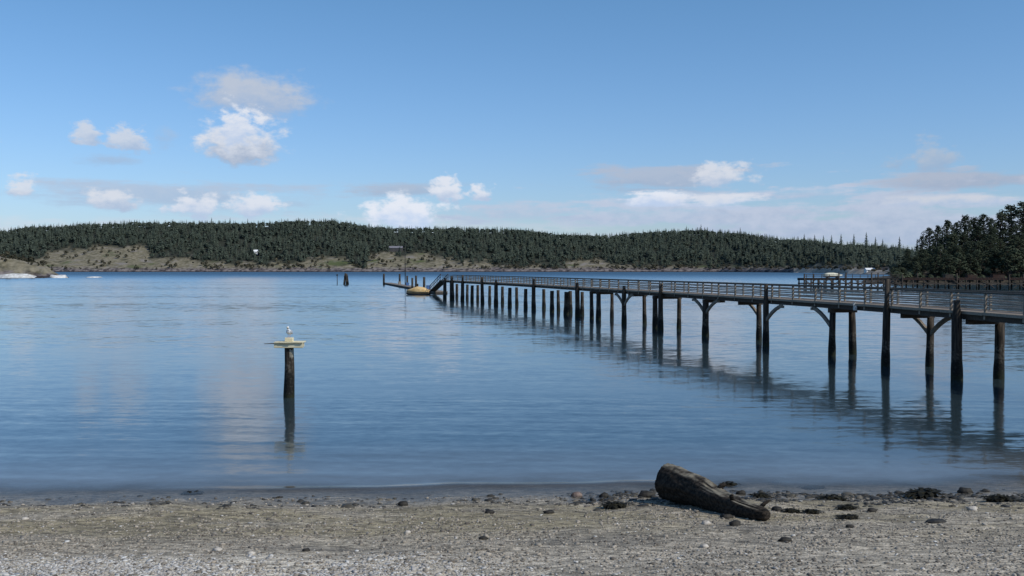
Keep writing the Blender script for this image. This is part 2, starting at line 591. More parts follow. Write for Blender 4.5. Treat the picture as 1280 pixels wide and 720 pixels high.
W, DR, RR, PR = M['weed'], M['darkrock'], M['redrock'], M['palerock']
S_ = [
    ('shore_stone', 721, 622, 16, .55, RR, 'small reddish stone at the water line well left of the log', 'stone', False),
    ('shore_stone', 756, 623, 14, .6, DR, 'small dark stone half in the water between reddish stone and log', 'stone', False),
    ('seaweed_clump', 768, 636, 34, .34, W, 'dark brown seaweed clump on gravel left of the log', 'seaweed', True),
    ('shore_stone', 809, 622, 22, .5, DR, 'dark stone at the water edge touching the left end of the log', 'stone', False),
    ('seaweed_clump', 913, 610, 27, .36, W, 'dark weedy lump in the shallows behind the middle of the log', 'seaweed', True),
    ('shore_stone', 928, 619, 13, .6, DR, 'small black stone just behind the log slope', 'stone', False),
    ('seaweed_clump', 951, 623, 26, .32, W, 'flat dark weed at the water line behind the tapered log end', 'seaweed', True),
    ('shore_stone', 971, 605, 9, .8, DR, 'tiny dark stone standing alone in shallow water right of the log', 'stone', False),
    ('seaweed_clump', 1018, 612, 30, .16, W, 'thin flat strand of weed floating in the shallows right of the log', 'seaweed', True),
    ('shore_stone', 973, 640, 15, .55, DR, 'small dark stone beside the tapered end of the log', 'stone', False),
    ('seaweed_clump', 990, 642, 22, .36, W, 'greenish dark weed tuft just right of the tapered log end', 'seaweed', True),
    ('seaweed_clump', 1015, 643, 24, .34, W, 'dark weed tuft second to the right of the tapered log end', 'seaweed', True),
    ('shore_stone', 909, 649, 17, .45, DR, 'reddish dark stone in front of the log', 'stone', False),
    ('shore_stone', 920, 658, 17, .5, DR, 'nearest dark stone below the front of the log', 'stone', False),
    ('pale_stone', 884, 657, 12, .6, PR, 'pale pinkish stone on gravel in front of the log', 'stone', False),
    ('seaweed_clump', 1041, 628, 36, .34, W, 'wide dark weed patch at the water edge right of the log', 'seaweed', True),
    ('seaweed_clump', 1061, 638, 26, .30, W, 'low dark weed patch below the wide one right of the log', 'seaweed', True),
    ('seaweed_clump', 1062, 650, 28, .28, W, 'long thin dark weed strip on dry gravel right of the log', 'seaweed', True),
    ('shore_stone', 1064, 661, 11, .55, DR, 'small dark stone on gravel below the thin weed strip', 'stone', False),
    ('shore_stone', 1092, 641, 14, .5, DR, 'lone greenish dark stone between the two weed groups on the right', 'stone', False),
    ('weedy_rock', 1156, 623, 52, .30, W, 'largest dark weed covered rock at the right water edge', 'rock', True),
    ('weedy_rock', 1209, 617, 20, .5, DR, 'small black rock right of the largest weed covered rock', 'rock', False),
    ('weedy_rock', 1253, 628, 38, .34, W, 'dark weed covered rock near the right edge of the beach', 'rock', True),
    ('pale_stone', 1218, 639, 14, .5, PR, 'white stone below the black rock at the right of the beach', 'stone', False),
    ('driftwood_stick', 1172, 654, 30, .14, DR, 'thin dark driftwood piece lying on gravel at the right', 'driftwood', False),
    ('seaweed_clump', 239, 619, 26, .22, W, 'low dark weed lump at the water edge left of the piling', 'seaweed', True),
    ('shore_stone', 503, 633, 13, .6, DR, 'small black stone on the lower beach at mid picture', 'stone', False),
    ('shore_stone', 604, 676, 12, .5, DR, 'dark stone on dry gravel in the middle foreground', 'stone', False),
    ('shore_stone', 612, 643, 13, .5, DR, 'dark stone by the small pool at the middle of the shore', 'stone', False),
    ('shore_stone', 381, 691, 10, .6, DR, 'small dark stone among shells at the left foreground', 'stone', False),
    ('pale_stone', 509, 668, 8, .7, PR, 'small white stone on the gravel in mid foreground', 'stone', False),
    ('pale_stone', 270, 690, 13, .4, PR, 'flat white shell lump left of two others in the left foreground', 'stone', False),
    ('pale_stone', 312, 695, 11, .6, PR, 'round white shell lump at the left foreground', 'stone', False),
    ('pale_stone', 28, 651, 9, .6, PR, 'small white stone near the left edge of the beach', 'stone', False),
    ('pale_stone', 882, 686, 11, .6, PR, 'small white stone on gravel far below the log', 'stone', False),
    ('shore_stone', 983, 678, 17, .4, DR, 'slate grey flat stone on gravel right below the log', 'stone', False),
    ('shore_stone', 686, 643, 14, .45, DR, 'grey flat stone on wet gravel left of the seaweed clump', 'stone', False),
]
for nm, px, py, w, ra, mt, lb, ct_, fr in S_:
    stone(nm, px, py, w, ra, mt, lb, ct_, frond=fr, rot=random.uniform(-0.35, 0.35))

# ------------------------------------------------------------------ driftwood log
m, nt, b = new_mat('driftwood_bark')
T = NT(nt)
ob = T.obj()
g1 = T.noise(T.scalev(ob, (1.0, 9, 9)), 2.0, 5, 0.65)
g2 = T.noise(ob, 3.0, 4, 0.6)
c = T.mix(T.mapr(g1, 0.38, 0.64), (0.006, 0.005, 0.004), (0.050, 0.038, 0.027))
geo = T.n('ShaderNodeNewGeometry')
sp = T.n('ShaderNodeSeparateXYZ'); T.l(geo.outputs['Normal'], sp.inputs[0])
lit_top = T.math('MULTIPLY', T.mapr(sp.outputs[2], 0.74, 0.97), T.mapr(g2, 0.36, 0.6))  # sunlit top ridge painted into the bark colour, patchy on upward faces
c = T.mix(lit_top, c, (0.24, 0.21, 0.155))
T.l(c, b.inputs['Base Color'])
b.inputs['Roughness'].default_value = 0.8
b.inputs['Specular IOR Level'].default_value = 0.2
bn = T.n('ShaderNodeBump'); bn.inputs['Strength'].default_value = 0.9; bn.inputs['Distance'].default_value = 0.05
T.l(g1, bn.inputs['Height']); T.l(bn.outputs[0], b.inputs['Normal'])
M['log'] = m
M['logend'] = simple('log_end_grain', (0.012, 0.010, 0.008), (0.05, 0.038, 0.028), 6, 0.9, 0.8)

A = on_beach(838, 629); B = on_beach(962, 653)
root = empty('driftwood_log', A, label='thick dark driftwood log tapering down the gravel beach at the water edge', cat='log')
mb = MB()
N = 70
pl, rl = [], []
for i in range(N):
    t = i / (N - 1)
    r = 0.235 * (1 - t) ** 0.9 * (1 + 0.06 * math.sin(t * 9 + 1)) + 0.125
    q = A.lerp(B, t)
    gzv = beach_h(q.x, q.y)
    z = max(gzv, q.z) + r * 0.72 + 0.16 * (1 - t) ** 2 + 0.02 * math.sin(t * 7)
    pl.append(Vector((q.x + 0.05 * math.sin(t * 6), q.y + 0.04 * math.sin(t * 5 + 2), z)) - A)
    rl.append((r, r * 0.98))
LS = 72
vs, fs = [], []
for i in range(N):
    t = i / (N - 1)
    tg = (pl[min(i + 1, N - 1)] - pl[max(i - 1, 0)]).normalized()
    u = Vector((0, 0, 1)).cross(tg).normalized(); w = tg.cross(u)
    for k in range(LS):
        a = 2 * math.pi * k / LS
        ca, sa = math.cos(a), math.sin(a)
        rid = mnoise.noise(Vector((ca * 5.5, sa * 5.5, t * 3.0)))
        rid2 = mnoise.noise(Vector((ca * 12, sa * 12, t * 7.0 + 3)))
        big = mnoise.noise(Vector((ca * 1.3, sa * 1.3, t * 4.0 + 9)))
        q = 1 + .13 * big - .16 * abs(rid) - .09 * abs(rid2) + .08 + .12 * max(0, mnoise.noise(Vector((ca * 2.4, sa * 2.4, t * 9 + 4))) - .25)
        q *= 1 - .35 * max(0, (t - .94) / .06) ** 2
        vs.append(pl[i] + (u * ca + w * sa) * rl[i][0] * q)
for i in range(N - 1):
    for k in range(LS):
        k2 = (k + 1) % LS
        fs.append((i * LS + k, i * LS + k2, (i + 1) * LS + k2, (i + 1) * LS + k))
fs.append(tuple((N - 1) * LS + k for k in range(LS)))
mb.add(vs, fs, True)
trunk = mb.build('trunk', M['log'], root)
# hollow, splintered butt end
mb = MB()
d = (pl[0] - pl[2]).normalized()
u = Vector((0, 0, 1)).cross(d).normalized(); w = d.cross(u)
rings = [(-0.02, 1.01), (0.06, 0.94), (0.03, 0.80), (-0.05, 0.5), (-0.09, 0.15)]
vs, fs = [], []
SEG = 28
for off, k in rings:
    for s in range(SEG):
        a = 2 * math.pi * s / SEG
        jag = 0.16 * mnoise.noise(Vector((math.cos(a) * 3, math.sin(a) * 3, k * 4))) if k < 1 else 0
        vs.append(pl[0] + d * (off + jag) + (u * math.cos(a) + w * math.sin(a)) * rl[0][0] * k)
for i in range(len(rings) - 1):
    for s in range(SEG):
        s2 = (s + 1) % SEG
        fs.append((i * SEG + s, (i + 1) * SEG + s, (i + 1) * SEG + s2, i * SEG + s2))
fs.append(tuple((len(rings) - 1) * SEG + s for s in range(SEG)))
mb.add(vs, fs, True)
mb.build('broken_end', M['logend'], root)
mb = MB()
for t, a, L, r0 in ((0.45, 0.9, 0.16, 0.055), (0.72, 2.0, 0.14, 0.04), (0.9, 0.4, 0.20, 0.035)):
    i = int(t * (N - 1))
    dirv = Vector((math.cos(a) * 0.6, -math.sin(a) * 0.4, 0.6)).normalized()
    mb = MB()
    mb.sweep([pl[i] + dirv * rl[i][0] * 0.6, pl[i] + dirv * (rl[i][0] + L * 0.6), pl[i] + dirv * (rl[i][0] + L) + Vector((0.04, 0, 0))], [r0 * 1.3, r0, r0 * 0.5], 8)
    mb.build('branch_stub', M['log'], root)

# ------------------------------------------------------------------ water
xw = [-6000, -3000, -1500, -700, -350, -180, -110, -80, -60, -48] + graded(-40, 40, 0.4) + [48, 60, 80, 110, 180, 350, 700, 1500, 3000, 6000]
yw = [16, 19] + graded(20.5, 40, 0.09) + graded(40.5, 60, 0.5) + [65, 75, 90, 110, 140, 180, 240, 320, 450, 700, 1100, 1700, 2600, 4200, 7000]


def wave(x, y):
    z = 0.0
    if abs(x) < 46 and y < 58:
        fade = max(0.0, min(1.0, (58 - y) / 18)) * max(0.0, min(1.0, (46 - abs(x)) / 8))
        d = y - shore_y(x)
        xx = x + 1.5 * hnoise(x, y, 0.1, 6)
        am = 0.5 + 0.5 * hnoise(x, y, 0.11, 12)
        z += 0.010 * math.sin(y * 4.1 + 0.25 * xx + 1.6 * hnoise(x, y, 0.2, 2)) * am
        z += 0.012 * math.sin(y * 2.3 - 0.12 * xx + 2.0 * hnoise(x, y, 0.13, 7))
        z += 0.006 * math.sin(y * 6.7 + 0.5 * xx + 2 * hnoise(x, y, 0.35, 3))
        # one low wavelet running in along the beach
        cr_ = 1.15 + 0.30 * hnoise(x, 0, 0.22, 21) + 0.03 * x
        k = max(0.0, min(1.0, (x + 8.5) / 4)) * max(0.0, min(1.0, (5.2 - x) / 2))
        z += 0.17 * k * math.exp(-((d - cr_) / 0.22) ** 2)
        z += 0.03 * math.exp(-((d - 2.4 - 0.5 * hnoise(x, 0, 0.15, 31)) / 0.3) ** 2) * (0.4 + 0.6 * am)
        z *= fade * 0.15
    return z


Vw = np.array([(x, y, wave(x, y)) for y in yw for x in xw])
water = link_mesh('water', np_mesh('water', Vw, grid_faces(len(yw), len(xw)), 4), None)
props(water, kind='structure')
m, nt, b = new_mat('sea_water')
T = NT(nt)
p = T.pos()
sp = T.n('ShaderNodeSeparateXYZ'); T.l(p, sp.inputs[0])
Y = sp.outputs[1]


def slopes(scale, sx, sy):
    x = T.n('ShaderNodeTexNoise')
    T.l(T.scalev(p, (sx, sy, 1)), x.inputs['Vector'])
    x.inputs['Scale'].default_value = scale
    x.inputs['Detail'].default_value = 3.0
    x.inputs['Roughness'].default_value = 0.55
    q = T.n('ShaderNodeVectorMath', operation='SUBTRACT')
    T.l(x.outputs['Color'], q.inputs[0]); q.inputs[1].default_value = (0.5, 0.5, 0.5)
    return q.outputs[0]


def vscale(v, s):
    q = T.n('ShaderNodeVectorMath', operation='SCALE')
    T.l(v, q.inputs[0]); T.val(q.inputs['Scale'], s)
    return q.outputs[0]


def vadd(a, b_):
    q = T.n('ShaderNodeVectorMath', operation='ADD')
    T.l(a, q.inputs[0])
    if isinstance(b_, tuple): q.inputs[1].default_value = b_
    else: T.l(b_, q.inputs[1])
    return q.outputs[0]


gust = T.mapr(T.noise(T.scalev(p, (0.010, 0.05, 1)), 1.0, 4, 0.6), 0.38, 0.64, 0.55, 1.35)
far = T.mapr(Y, 40, 260, 0.0, 1.0)
midr = T.mapr(Y, 45, 90, 0.0, 1.0)
vfar = T.mapr(Y, 220, 1100, 0.0, 1.0)
amp1 = T.math('MULTIPLY', gust, T.math('ADD', T.math('ADD', 0.048, T.math('MULTIPLY', midr, 0.05)), T.math('MULTIPLY', far, 0.10)))
amp2 = T.math('MULTIPLY', gust, 0.06)
sl = vadd(vscale(slopes(1.1, 0.45, 1.0), amp1), vscale(slopes(4.5, 0.5, 1.0), amp2))
bias = T.math('ADD', T.math('ADD', T.math('ADD', 0.003, T.math('MULTIPLY', midr, 0.006)), T.math('MULTIPLY', far, 0.026)), T.math('MULTIPLY', vfar, 0.15))
cmb = T.n('ShaderNodeCombineXYZ')
sps = T.n('ShaderNodeSeparateXYZ'); T.l(sl, sps.inputs[0])
T.l(T.math('MULTIPLY', sps.outputs[0], 0.8), cmb.inputs[0])
T.l(T.math('SUBTRACT', sps.outputs[1], bias), cmb.inputs[1])
geo = T.n('ShaderNodeNewGeometry')
nv = vadd(geo.outputs['Normal'], cmb.outputs[0])
nn = T.n('ShaderNodeVectorMath', operation='NORMALIZE'); T.l(nv, nn.inputs[0])
T.l(nn.outputs[0], b.inputs['Normal'])
big = T.noise(T.scalev(p, (0.05, 0.15, 1)), 1.0, 3)
shallow = T.mapr(T.math('ADD', Y, T.math('MULTIPLY', T.math('SUBTRACT', big, 0.5), 5)), 22.5, 31.0, 1.0, 0.0)
deepc = T.mix(far, (0.026, 0.042, 0.048), (0.026, 0.050, 0.068))
c = T.mix(shallow, deepc, (0.130, 0.122, 0.106))
T.l(c, b.inputs['Base Color'])
b.inputs['Roughness'].default_value = 0.09
b.inputs['IOR'].default_value = 1.44
b.inputs['Specular Tint'].default_value = (0.95, 0.955, 0.91, 1)
b.inputs['Specular IOR Level'].default_value = 0.5
dep = T.n('ShaderNodeAttribute', attribute_name='depth').outputs['Fac']
T.l(T.mapr(dep, 0.0, 0.22, 0.22, 1.0), b.inputs['Alpha'])
wa = water.data.attributes.new('depth', 'FLOAT', 'POINT')
wa.data.foreach_set('value', np.array([(-beach_h(x, y) if y < 60 and abs(x) < 110 else 2.0) for y in yw for x in xw], dtype=np.float32))
water.data.materials.append(m)

# ------------------------------------------------------------------ gull marker piling
PY = 40.2
PX = gx(360.5, PY)
ptop = gz(432, PY)
root = empty('marker_piling', (PX, PY, 0), label='lone dark piling in the water with a pale wooden cross platform on top', cat='piling')
mb = MB()
zs = [-1.6, -0.6, -0.1, 0.15, 0.5, 0.9, 1.3, 1.7, 2.0, ptop]
mb.sweep([(0.03 * math.sin(z * 1.3), 0, z) for z in zs], [0.215, 0.215, 0.22, 0.22, 0.21, 0.2, 0.193, 0.187, 0.183, 0.18], 18, wob=0.05, seed=2)
mb.build('pile', M['pile'], root)
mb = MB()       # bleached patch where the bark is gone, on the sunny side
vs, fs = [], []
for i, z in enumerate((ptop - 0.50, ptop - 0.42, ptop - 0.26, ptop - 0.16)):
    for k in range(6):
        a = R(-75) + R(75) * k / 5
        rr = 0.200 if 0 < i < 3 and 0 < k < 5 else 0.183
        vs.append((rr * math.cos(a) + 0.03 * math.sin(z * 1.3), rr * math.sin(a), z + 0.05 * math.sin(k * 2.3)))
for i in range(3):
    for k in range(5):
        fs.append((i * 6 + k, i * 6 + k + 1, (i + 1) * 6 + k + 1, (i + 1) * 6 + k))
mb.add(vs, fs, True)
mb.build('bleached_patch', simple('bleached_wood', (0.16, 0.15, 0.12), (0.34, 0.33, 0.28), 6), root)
for yy, dz, wd in ((-0.235, 0.0, 1.16), (0.235, 0.015, 1.05)):
    mb = MB()
    mb.box((0.05, yy, ptop + 0.02 + dz), (wd, 0.075, 0.20), ch=0.012)
    mb.build('cross_board', M['yellow'], root)
mb = MB()
for i in range(5):
    mb.box((-0.42 + i * 0.235, 0, ptop + 0.145 + 0.004 * (i % 2)), (0.215, 0.66 + 0.03 * (i % 3), 0.04))
mb.build('platform_slats', M['yellow'], root)
mb = MB()
mb.box((0.03, -0.02, ptop + 0.245), (0.30, 0.26, 0.16), ch=0.02)
mb.build('perch_block', M['yellow'], root)
mb = MB()
mb.sweep([(-0.50, -0.05, ptop + 0.08), (-0.72, -0.06, ptop + 0.085), (-0.98, -0.05, ptop + 0.07)], [0.025, 0.02, 0.012], 6)
mb.build('perch_stick', M['beam'], root)

# gull, upright on the block, facing right and a little away
M['gullwhite'] = simple('white_feathers', (0.74, 0.74, 0.73), (0.84, 0.84, 0.83), 20, 0.8, 0.1)
M['gullgrey'] = simple('grey_feathers', (0.30, 0.32, 0.35), (0.40, 0.42, 0.45), 20, 0.8, 0.1)
M['bill'] = simple('yellow_bill', (0.55, 0.36, 0.06), (0.65, 0.44, 0.08), 20, 0.5, 0)
M['leg'] = simple('pink_leg', (0.45, 0.26, 0.22), (0.5, 0.3, 0.25), 20, 0.6, 0)
gz0 = ptop + 0.325
gull = empty('gull', (PX + 0.03, PY - 0.02, gz0), R(-98), label='white gull standing upright on top of the lone piling', cat='gull')
mb = MB()    # tail -> body -> neck -> head, one skin; +x is forward
sp_ = [(-0.25, 0, 0.115), (-0.19, 0, 0.125), (-0.12, 0, 0.15), (-0.04, 0, 0.185), (0.04, 0, 0.215), (0.095, 0, 0.255), (0.115, 0, 0.30), (0.120, 0, 0.335), (0.130, 0, 0.365), (0.142, 0, 0.392), (0.150, 0, 0.412)]
rd = [(0.035, 0.008), (0.045, 0.022), (0.066, 0.052), (0.082, 0.078), (0.084, 0.085), (0.066, 0.070), (0.046, 0.050), (0.042, 0.044), (0.046, 0.050), (0.036, 0.040), (0.010, 0.010)]
mb.sweep(sp_, rd, 14)
mb.build('body', M['gullwhite'], gull)
for s in (-1, 1):
    mb = MB()
    mb.sweep([(0.075, s * 0.070, 0.235), (0.02, s * 0.088, 0.215), (-0.08, s * 0.082, 0.175), (-0.18, s * 0.055, 0.145), (-0.30, s * 0.018, 0.118)],
             [(0.012, 0.03), (0.016, 0.062), (0.016, 0.056), (0.012, 0.035), (0.004, 0.008)], 10)
    mb.build('wing', M['gullgrey'], gull)
    mb = MB()
    mb.sweep([(0.02, s * 0.035, 0.15), (0.025, s * 0.036, 0.07), (0.02, s * 0.036, 0.006)], [0.012, 0.007, 0.007], 6)
    mb.sweep([(0.0, s * 0.036, 0.006), (0.04, s * 0.036, 0.005), (0.075, s * 0.04, 0.003)], [(0.008, 0.005), (0.016, 0.004), (0.026, 0.002)], 6)
    mb.build('leg', M['leg'], gull)
    mb = MB()
    mb.sweep([(0.155, s * 0.036, 0.372), (0.155, s * 0.044, 0.372)], [0.006, 0.003], 6)
    mb.build('eye', simple('dark_eye', (0.01, 0.01, 0.01), (0.02, 0.02, 0.02), 5, 0.2, 0), gull)
mb = MB()
mb.sweep([(0.165, 0, 0.368), (0.20, 0, 0.362), (0.228, 0, 0.352)], [(0.014, 0.016), (0.010, 0.012), (0.003, 0.004)], 8)
mb.build('beak', M['bill'], gull)
gull.scale = (1.12, 1.12, 1.12)

# ------------------------------------------------------------------ long pier
PATH = [(23.9, 23.0), (22.7, 34.0), (21.35, 44.5), (19.8, 55.4), (16.9, 68.3), (12.2, 87.7), (6.5, 110.8), (-0.3, 137.0), (-13.0, 177.0)]


def catmull(P, n=24):
    out = []
    for i in range(len(P) - 1):
        p0, p1, p2, p3 = P[max(i - 1, 0)], P[i], P[i + 1], P[min(i + 2, len(P) - 1)]
        for k in range(n):
            t = k / n
            out.append(tuple(0.5 * ((2 * b_) + (-a_ + c_) * t + (2 * a_ - 5 * b_ + 4 * c_ - d_) * t * t + (-a_ + 3 * b_ - 3 * c_ + d_) * t ** 3) for a_, b_, c_, d_ in zip(p0, p1, p2, p3)))
    out.append(P[-1])
    return np.array(out)


CP = catmull(PATH)
CS = np.concatenate([[0], np.cumsum(np.hypot(*np.diff(CP, axis=0).T))])
LEN = CS[-1]
PW = 2.1


def pier(s, off=0.0, z=0.0):
    """point s metres along the near edge, off metres across"""
    s = max(0.0, min(LEN, s))
    x = np.interp(s, CS, CP[:, 0]); y = np.interp(s, CS, CP[:, 1])
    x1 = np.interp(min(s + .5, LEN), CS, CP[:, 0]); y1 = np.interp(min(s + .5, LEN), CS, CP[:, 1])
    x0 = np.interp(max(s - .5, 0), CS, CP[:, 0]); y0 = np.interp(max(s - .5, 0), CS, CP[:, 1])
    d = Vector((x1 - x0, y1 - y0, 0)).normalized()
    return Vector((x, y, z)) + Vector((d.y, -d.x, 0)) * off


def s_at(px, off=0.0):
    """metre mark along the pier of the point seen in a photo column"""
    best = min((abs(640 + F * q.x / q.y - px), s) for s in np.linspace(4, LEN, 1600) for q in (pier(s, off),))
    return best[1]


ZB0, ZB1 = 2.84, 3.12          # beams
ZD = 3.20                      # deck top
ZR = 4.14                      # rail top
root = empty('pier', (0, 0, 0), label='long weathered wooden pier on dark pilings running out across the bay', cat='pier')
BAY = 2.75
NB = int(LEN / BAY)
marks = [i * BAY for i in range(NB + 1)]

mb = MB()       # deck planks: boards across
s = 0.0
while s < LEN - 0.2:
    wd = 0.245
    a = pier(s + wd / 2, -0.06 + random.uniform(-.015, .015), ZD - 0.035); b_ = pier(s + wd / 2, PW + 0.06 + random.uniform(-.015, .015), ZD - 0.035)
    mb.bar(a, b_, wd - 0.012, 0.07)
    s += wd
mb.build('deck_planks', M['deck'], root)
for off in (0.12, PW / 2, PW - 0.12):
    mb = MB()
    for i in range(NB):
        mb.bar(pier(marks[i], off, (ZB0 + ZB1) / 2), pier(marks[i + 1] - 0.01, off, (ZB0 + ZB1) / 2), 0.16, ZB1 - ZB0)
    mb.build('stringer_beam', M['beam'], root)
for off in (-0.015, PW + 0.015):
    mb = MB()
    for i in range(NB):
        mb.bar(pier(marks[i] + .005, off + (-0.09 if off < 1 else 0.09), ZD - 0.045), pier(marks[i + 1] - 0.012, off + (-0.09 if off < 1 else 0.09), ZD - 0.03), 0.05, 0.13)
    mb.build('edge_board', M['fascia'], root)
for off, sg in ((0.04, -1), (PW - 0.04, 1)):
    mb = MB()
    for i in range(NB):
        mb.bar(pier(marks[i] + .004, off, ZR - 0.03), pier(marks[i + 1] - 0.008, off, ZR - 0.035), 0.16, 0.075, ch=0.008)
    mb.build('top_rail', M['cap'], root)
    for zz in (ZR - 0.25, ZR - 0.47, ZR - 0.69):
        mb = MB()
        for i in range(NB):
            o2 = off + (0.075 if sg < 0 else -0.075)
            mb.bar(pier(marks[i] + .004, o2, zz + random.uniform(-.03, .03)), pier(marks[i + 1] - 0.008, o2, zz + random.uniform(-.03, .03)), 0.045, 0.075)
        mb.build('mid_rail', M['rail'], root)
# posts (first made once, then copied)
mb = MB()
mb.box((0, 0, (ZR - 0.06 + ZB1) / 2), (0.10, 0.10, ZR - 0.06 - ZB1))
mb.box((0, 0, ZB1 - 0.10), (0.13, 0.13, 0.22))
post0 = mb.build('rail_post', M['post'], root)
first = True
posts = [(mk, off) for i, mk in enumerate(marks) for off in (0.04, PW - 0.04) if mk > 8.5 and i % 1 == 0][:100]
for mk, off in posts:
    o = post0 if first else post0.copy()
    if not first: col.objects.link(o)
    first = False
    q0, q1 = pier(mk - .3), pier(mk + .3)
    o.location = pier(mk, off, 0)
    o.rotation_euler = (0, 0, math.atan2(q1.y - q0.y, q1.x - q0.x))

# pilings: (photo column, row, top, radius, braces)
NEAR = [(1197, 3.74, .235, ''), (1107, 4.66, .20, ''), (1041, 2.84, .19, 'b'), (958, 4.15, .20, 'f'), (882, 2.84, .25, 'bf'), (819, 2.84, .22, ''), (826, 3.9, .22, ''), (780, 3.6, .22, 'bf'), (748, 2.84, .24, ''), (740, 2.84, .2, ''),
        (722, 3.7, .26, ''), (708, 2.84, .28, ''), (690, 2.84, .24, ''), (667, 4.0, .26, ''), (657, 2.84, .24, ''), (637, 2.84, .26, ''), (620, 3.6, .28, ''), (603, 4.0, .26, ''), (590, 2.84, .26, ''), (578, 4.2, .28, ''), (565, 4.0, .36, ''), (556, 3.6, .30, '')]
FAR = [(1250, 2.84, .22, ''), (1163.5, 2.84, .19, 'bf'), (1067, 2.84, .21, ''), (949, 2.84, .19, 'b'), (849, 2.84, .18, ''), (806, 2.84, .18, ''), (765, 2.84, .18, ''), (728, 2.84, .2, ''), (713, 2.84, .22, ''), (698, 2.84, .2, ''), (680, 2.84, .22, ''), (646, 2.84, .22, ''), (628, 2.84, .22, ''), (612, 2.84, .22, ''), (597, 2.84, .22, ''), (584, 2.84, .22, ''), (571, 2.84, .24, '')]
kk = 0
for row, lst in ((0, NEAR), (1, FAR)):
    for px, top, r, br in lst:
        kk += 1
        off = (0.12 if top < 2.9 else -0.02 - r) if row == 0 else PW - 0.12
        s = s_at(px, off)
        tz = top if top > 2.9 else ZB0 - 0.255
        lean = Vector((random.uniform(-.02, .02), random.uniform(-.02, .02), 0))
        q = pier(s, off, 0)
        mb = MB()
        zs = [-2.2, -0.3, 0.1, 0.5, 0.9, 1.4, 2.0, tz]
        rr = [1.1, 1.12, 1.16, 1.14, 1.06, 1.0, 0.97, 0.95]
        if tz > 3.4:
            zs = zs[:-1] + [3.0, 3.35, tz]; rr = rr[:-1] + [.95, .9, .88]
        mb.sweep([q + lean * z + Vector((0, 0, z)) for z in zs], [r * k_ * (1 if z_ < 3.3 else .72) for k_, z_ in zip(rr, zs)], 14, wob=0.12, seed=kk)
        mb.build('pile', M['pile'], root)
        if row == 0 and top < 2.9 or row == 1:
            mb = MB()     # cap beam across the bent
            mb.bar(pier(s, -0.10 if row == 0 else 0.35 , ZB0 - 0.13), pier(s, PW + 0.10 if row == 1 else PW - .4, ZB0 - 0.13), 0.24, 0.25)
            if kk <= 10 or row == 1 and px > 800:
                mb.build('cap_beam', M['beam'], root)
        for ch_ in br:
            sgn = -1 if ch_ == 'f' else 1        # f: toward the shore, b: out to sea
            o3 = off - 0.02 if row == 0 else off
            P0 = pier(s, o3, ZB0 - 1.15); P2 = pier(s + sgn * 2.2, o3, ZB0 - 0.02)
            mb = MB()
            pts_ = []
            for t in (0, .2, .4, .6, .8, 1):
                v = P0.lerp(P2, t); v.z += 0.16 * math.sin(math.pi * t)
                pts_.append(v)
            for i in range(5):
                mb.bar(pts_[i], pts_[i + 1] + (pts_[i + 1] - pts_[i]) * 0.06, 0.15, 0.20)
            mb.build('knee_brace', M['brace'], root)
            mb = MB()
            mb.box(P2 + Vector((0, 0, -0.09)), (0.24, 0.24, 0.16))
            mb.build('corbel_block', M['fascia'], root)
# bright metal light bracket on the pier edge
s = s_at(1071, -0.1)
mb = MB()
q = pier(s, -0.17, 2.98)
mb.box(q, (0.10, 0.34, 0.26)); mb.box(q + Vector((0, 0.10, 0.22)), (0.14, 0.10, 0.16))
mb.build('metal_bracket', simple('galvanised', (0.5, 0.48, 0.44), (0.7, 0.68, 0.63), 9, 0.6, 0.1), root)

# gangway down to the float
g0 = pier(LEN, 1.0, ZD); g1 = Vector((gx(541, 205), 205, 0.62))
root = empty('gangway', g0, label='dark sloping gangway from the pier end down to the float', cat='gangway')
mb = MB(); mb.bar((0, 0, 0), g1 - g0, 1.3, 0.12); mb.build('walkway', M['beam'], root)
gd = (g1 - g0).normalized(); gs = Vector((gd.y, -gd.x, 0)).normalized()
for sg in (-1, 1):
    mb = MB()
    a, b_ = gs * .66 * sg, (g1 - g0) + gs * .66 * sg
    mb.bar(a + Vector((0, 0, 1.05)), b_ + Vector((0, 0, 1.05)), .09, .10)
    mb.bar(a + Vector((0, 0, .55)), b_ + Vector((0, 0, .55)), .06, .08)
    for i in range(9):
        c_ = a.lerp(b_, i / 8); mb.bar(c_, c_ + Vector((0, 0, 1.0)), .09, .09)
    mb.build('side_rail', M['beam'], root)

# ------------------------------------------------------------------ float dock
f0 = Vector((gx(552, 203), 203, 0)); f1 = Vector((gx(484, 335), 335, 0))
fd = (f1 - f0).normalized(); fs_ = Vector((fd.y, -fd.x, 0))
root = empty('float_dock', f0, label='low floating dock stretching out from the pier end', cat='dock')
nsec = 12
for i in range(nsec):
    a = (f1 - f0) * (i / nsec); b_ = (f1 - f0) * ((i + .985) / nsec)
    mb = MB(); mb.bar(a + Vector((0, 0, .50)), b_ + Vector((0, 0, .50)), 2.6, .14)
    mb.build('float_deck', M['deck'], root)
    mb = MB(); mb.bar(a + Vector((0, 0, .1)), b_ + Vector((0, 0, .1)), 2.4, .64)
    mb.build('pontoon', M['beam'], root)
for t, h, r in ((.12, 3.4, .28), (.3, 3.0, .26), (.46, 3.4, .3), (.63, 3.2, .3), (.8, 3.6, .32), (.95, 3.6, .34)):
    q = (f1 - f0) * t + fs_ * (-1.65 if int(t * 10) % 2 else 1.65)
    mb = MB(); mb.sweep([q + Vector((0, 0, z)) for z in (-2, 0, 1.5, h)], [r, r, r * .95, r * .9], 12, wob=.1, seed=t * 9)
    mb.build('mooring_pile', M['pile'], root)
BL = simple('blue_plastic', (0.05, 0.12, 0.28), (0.08, 0.17, 0.36), 4, .6, 0)
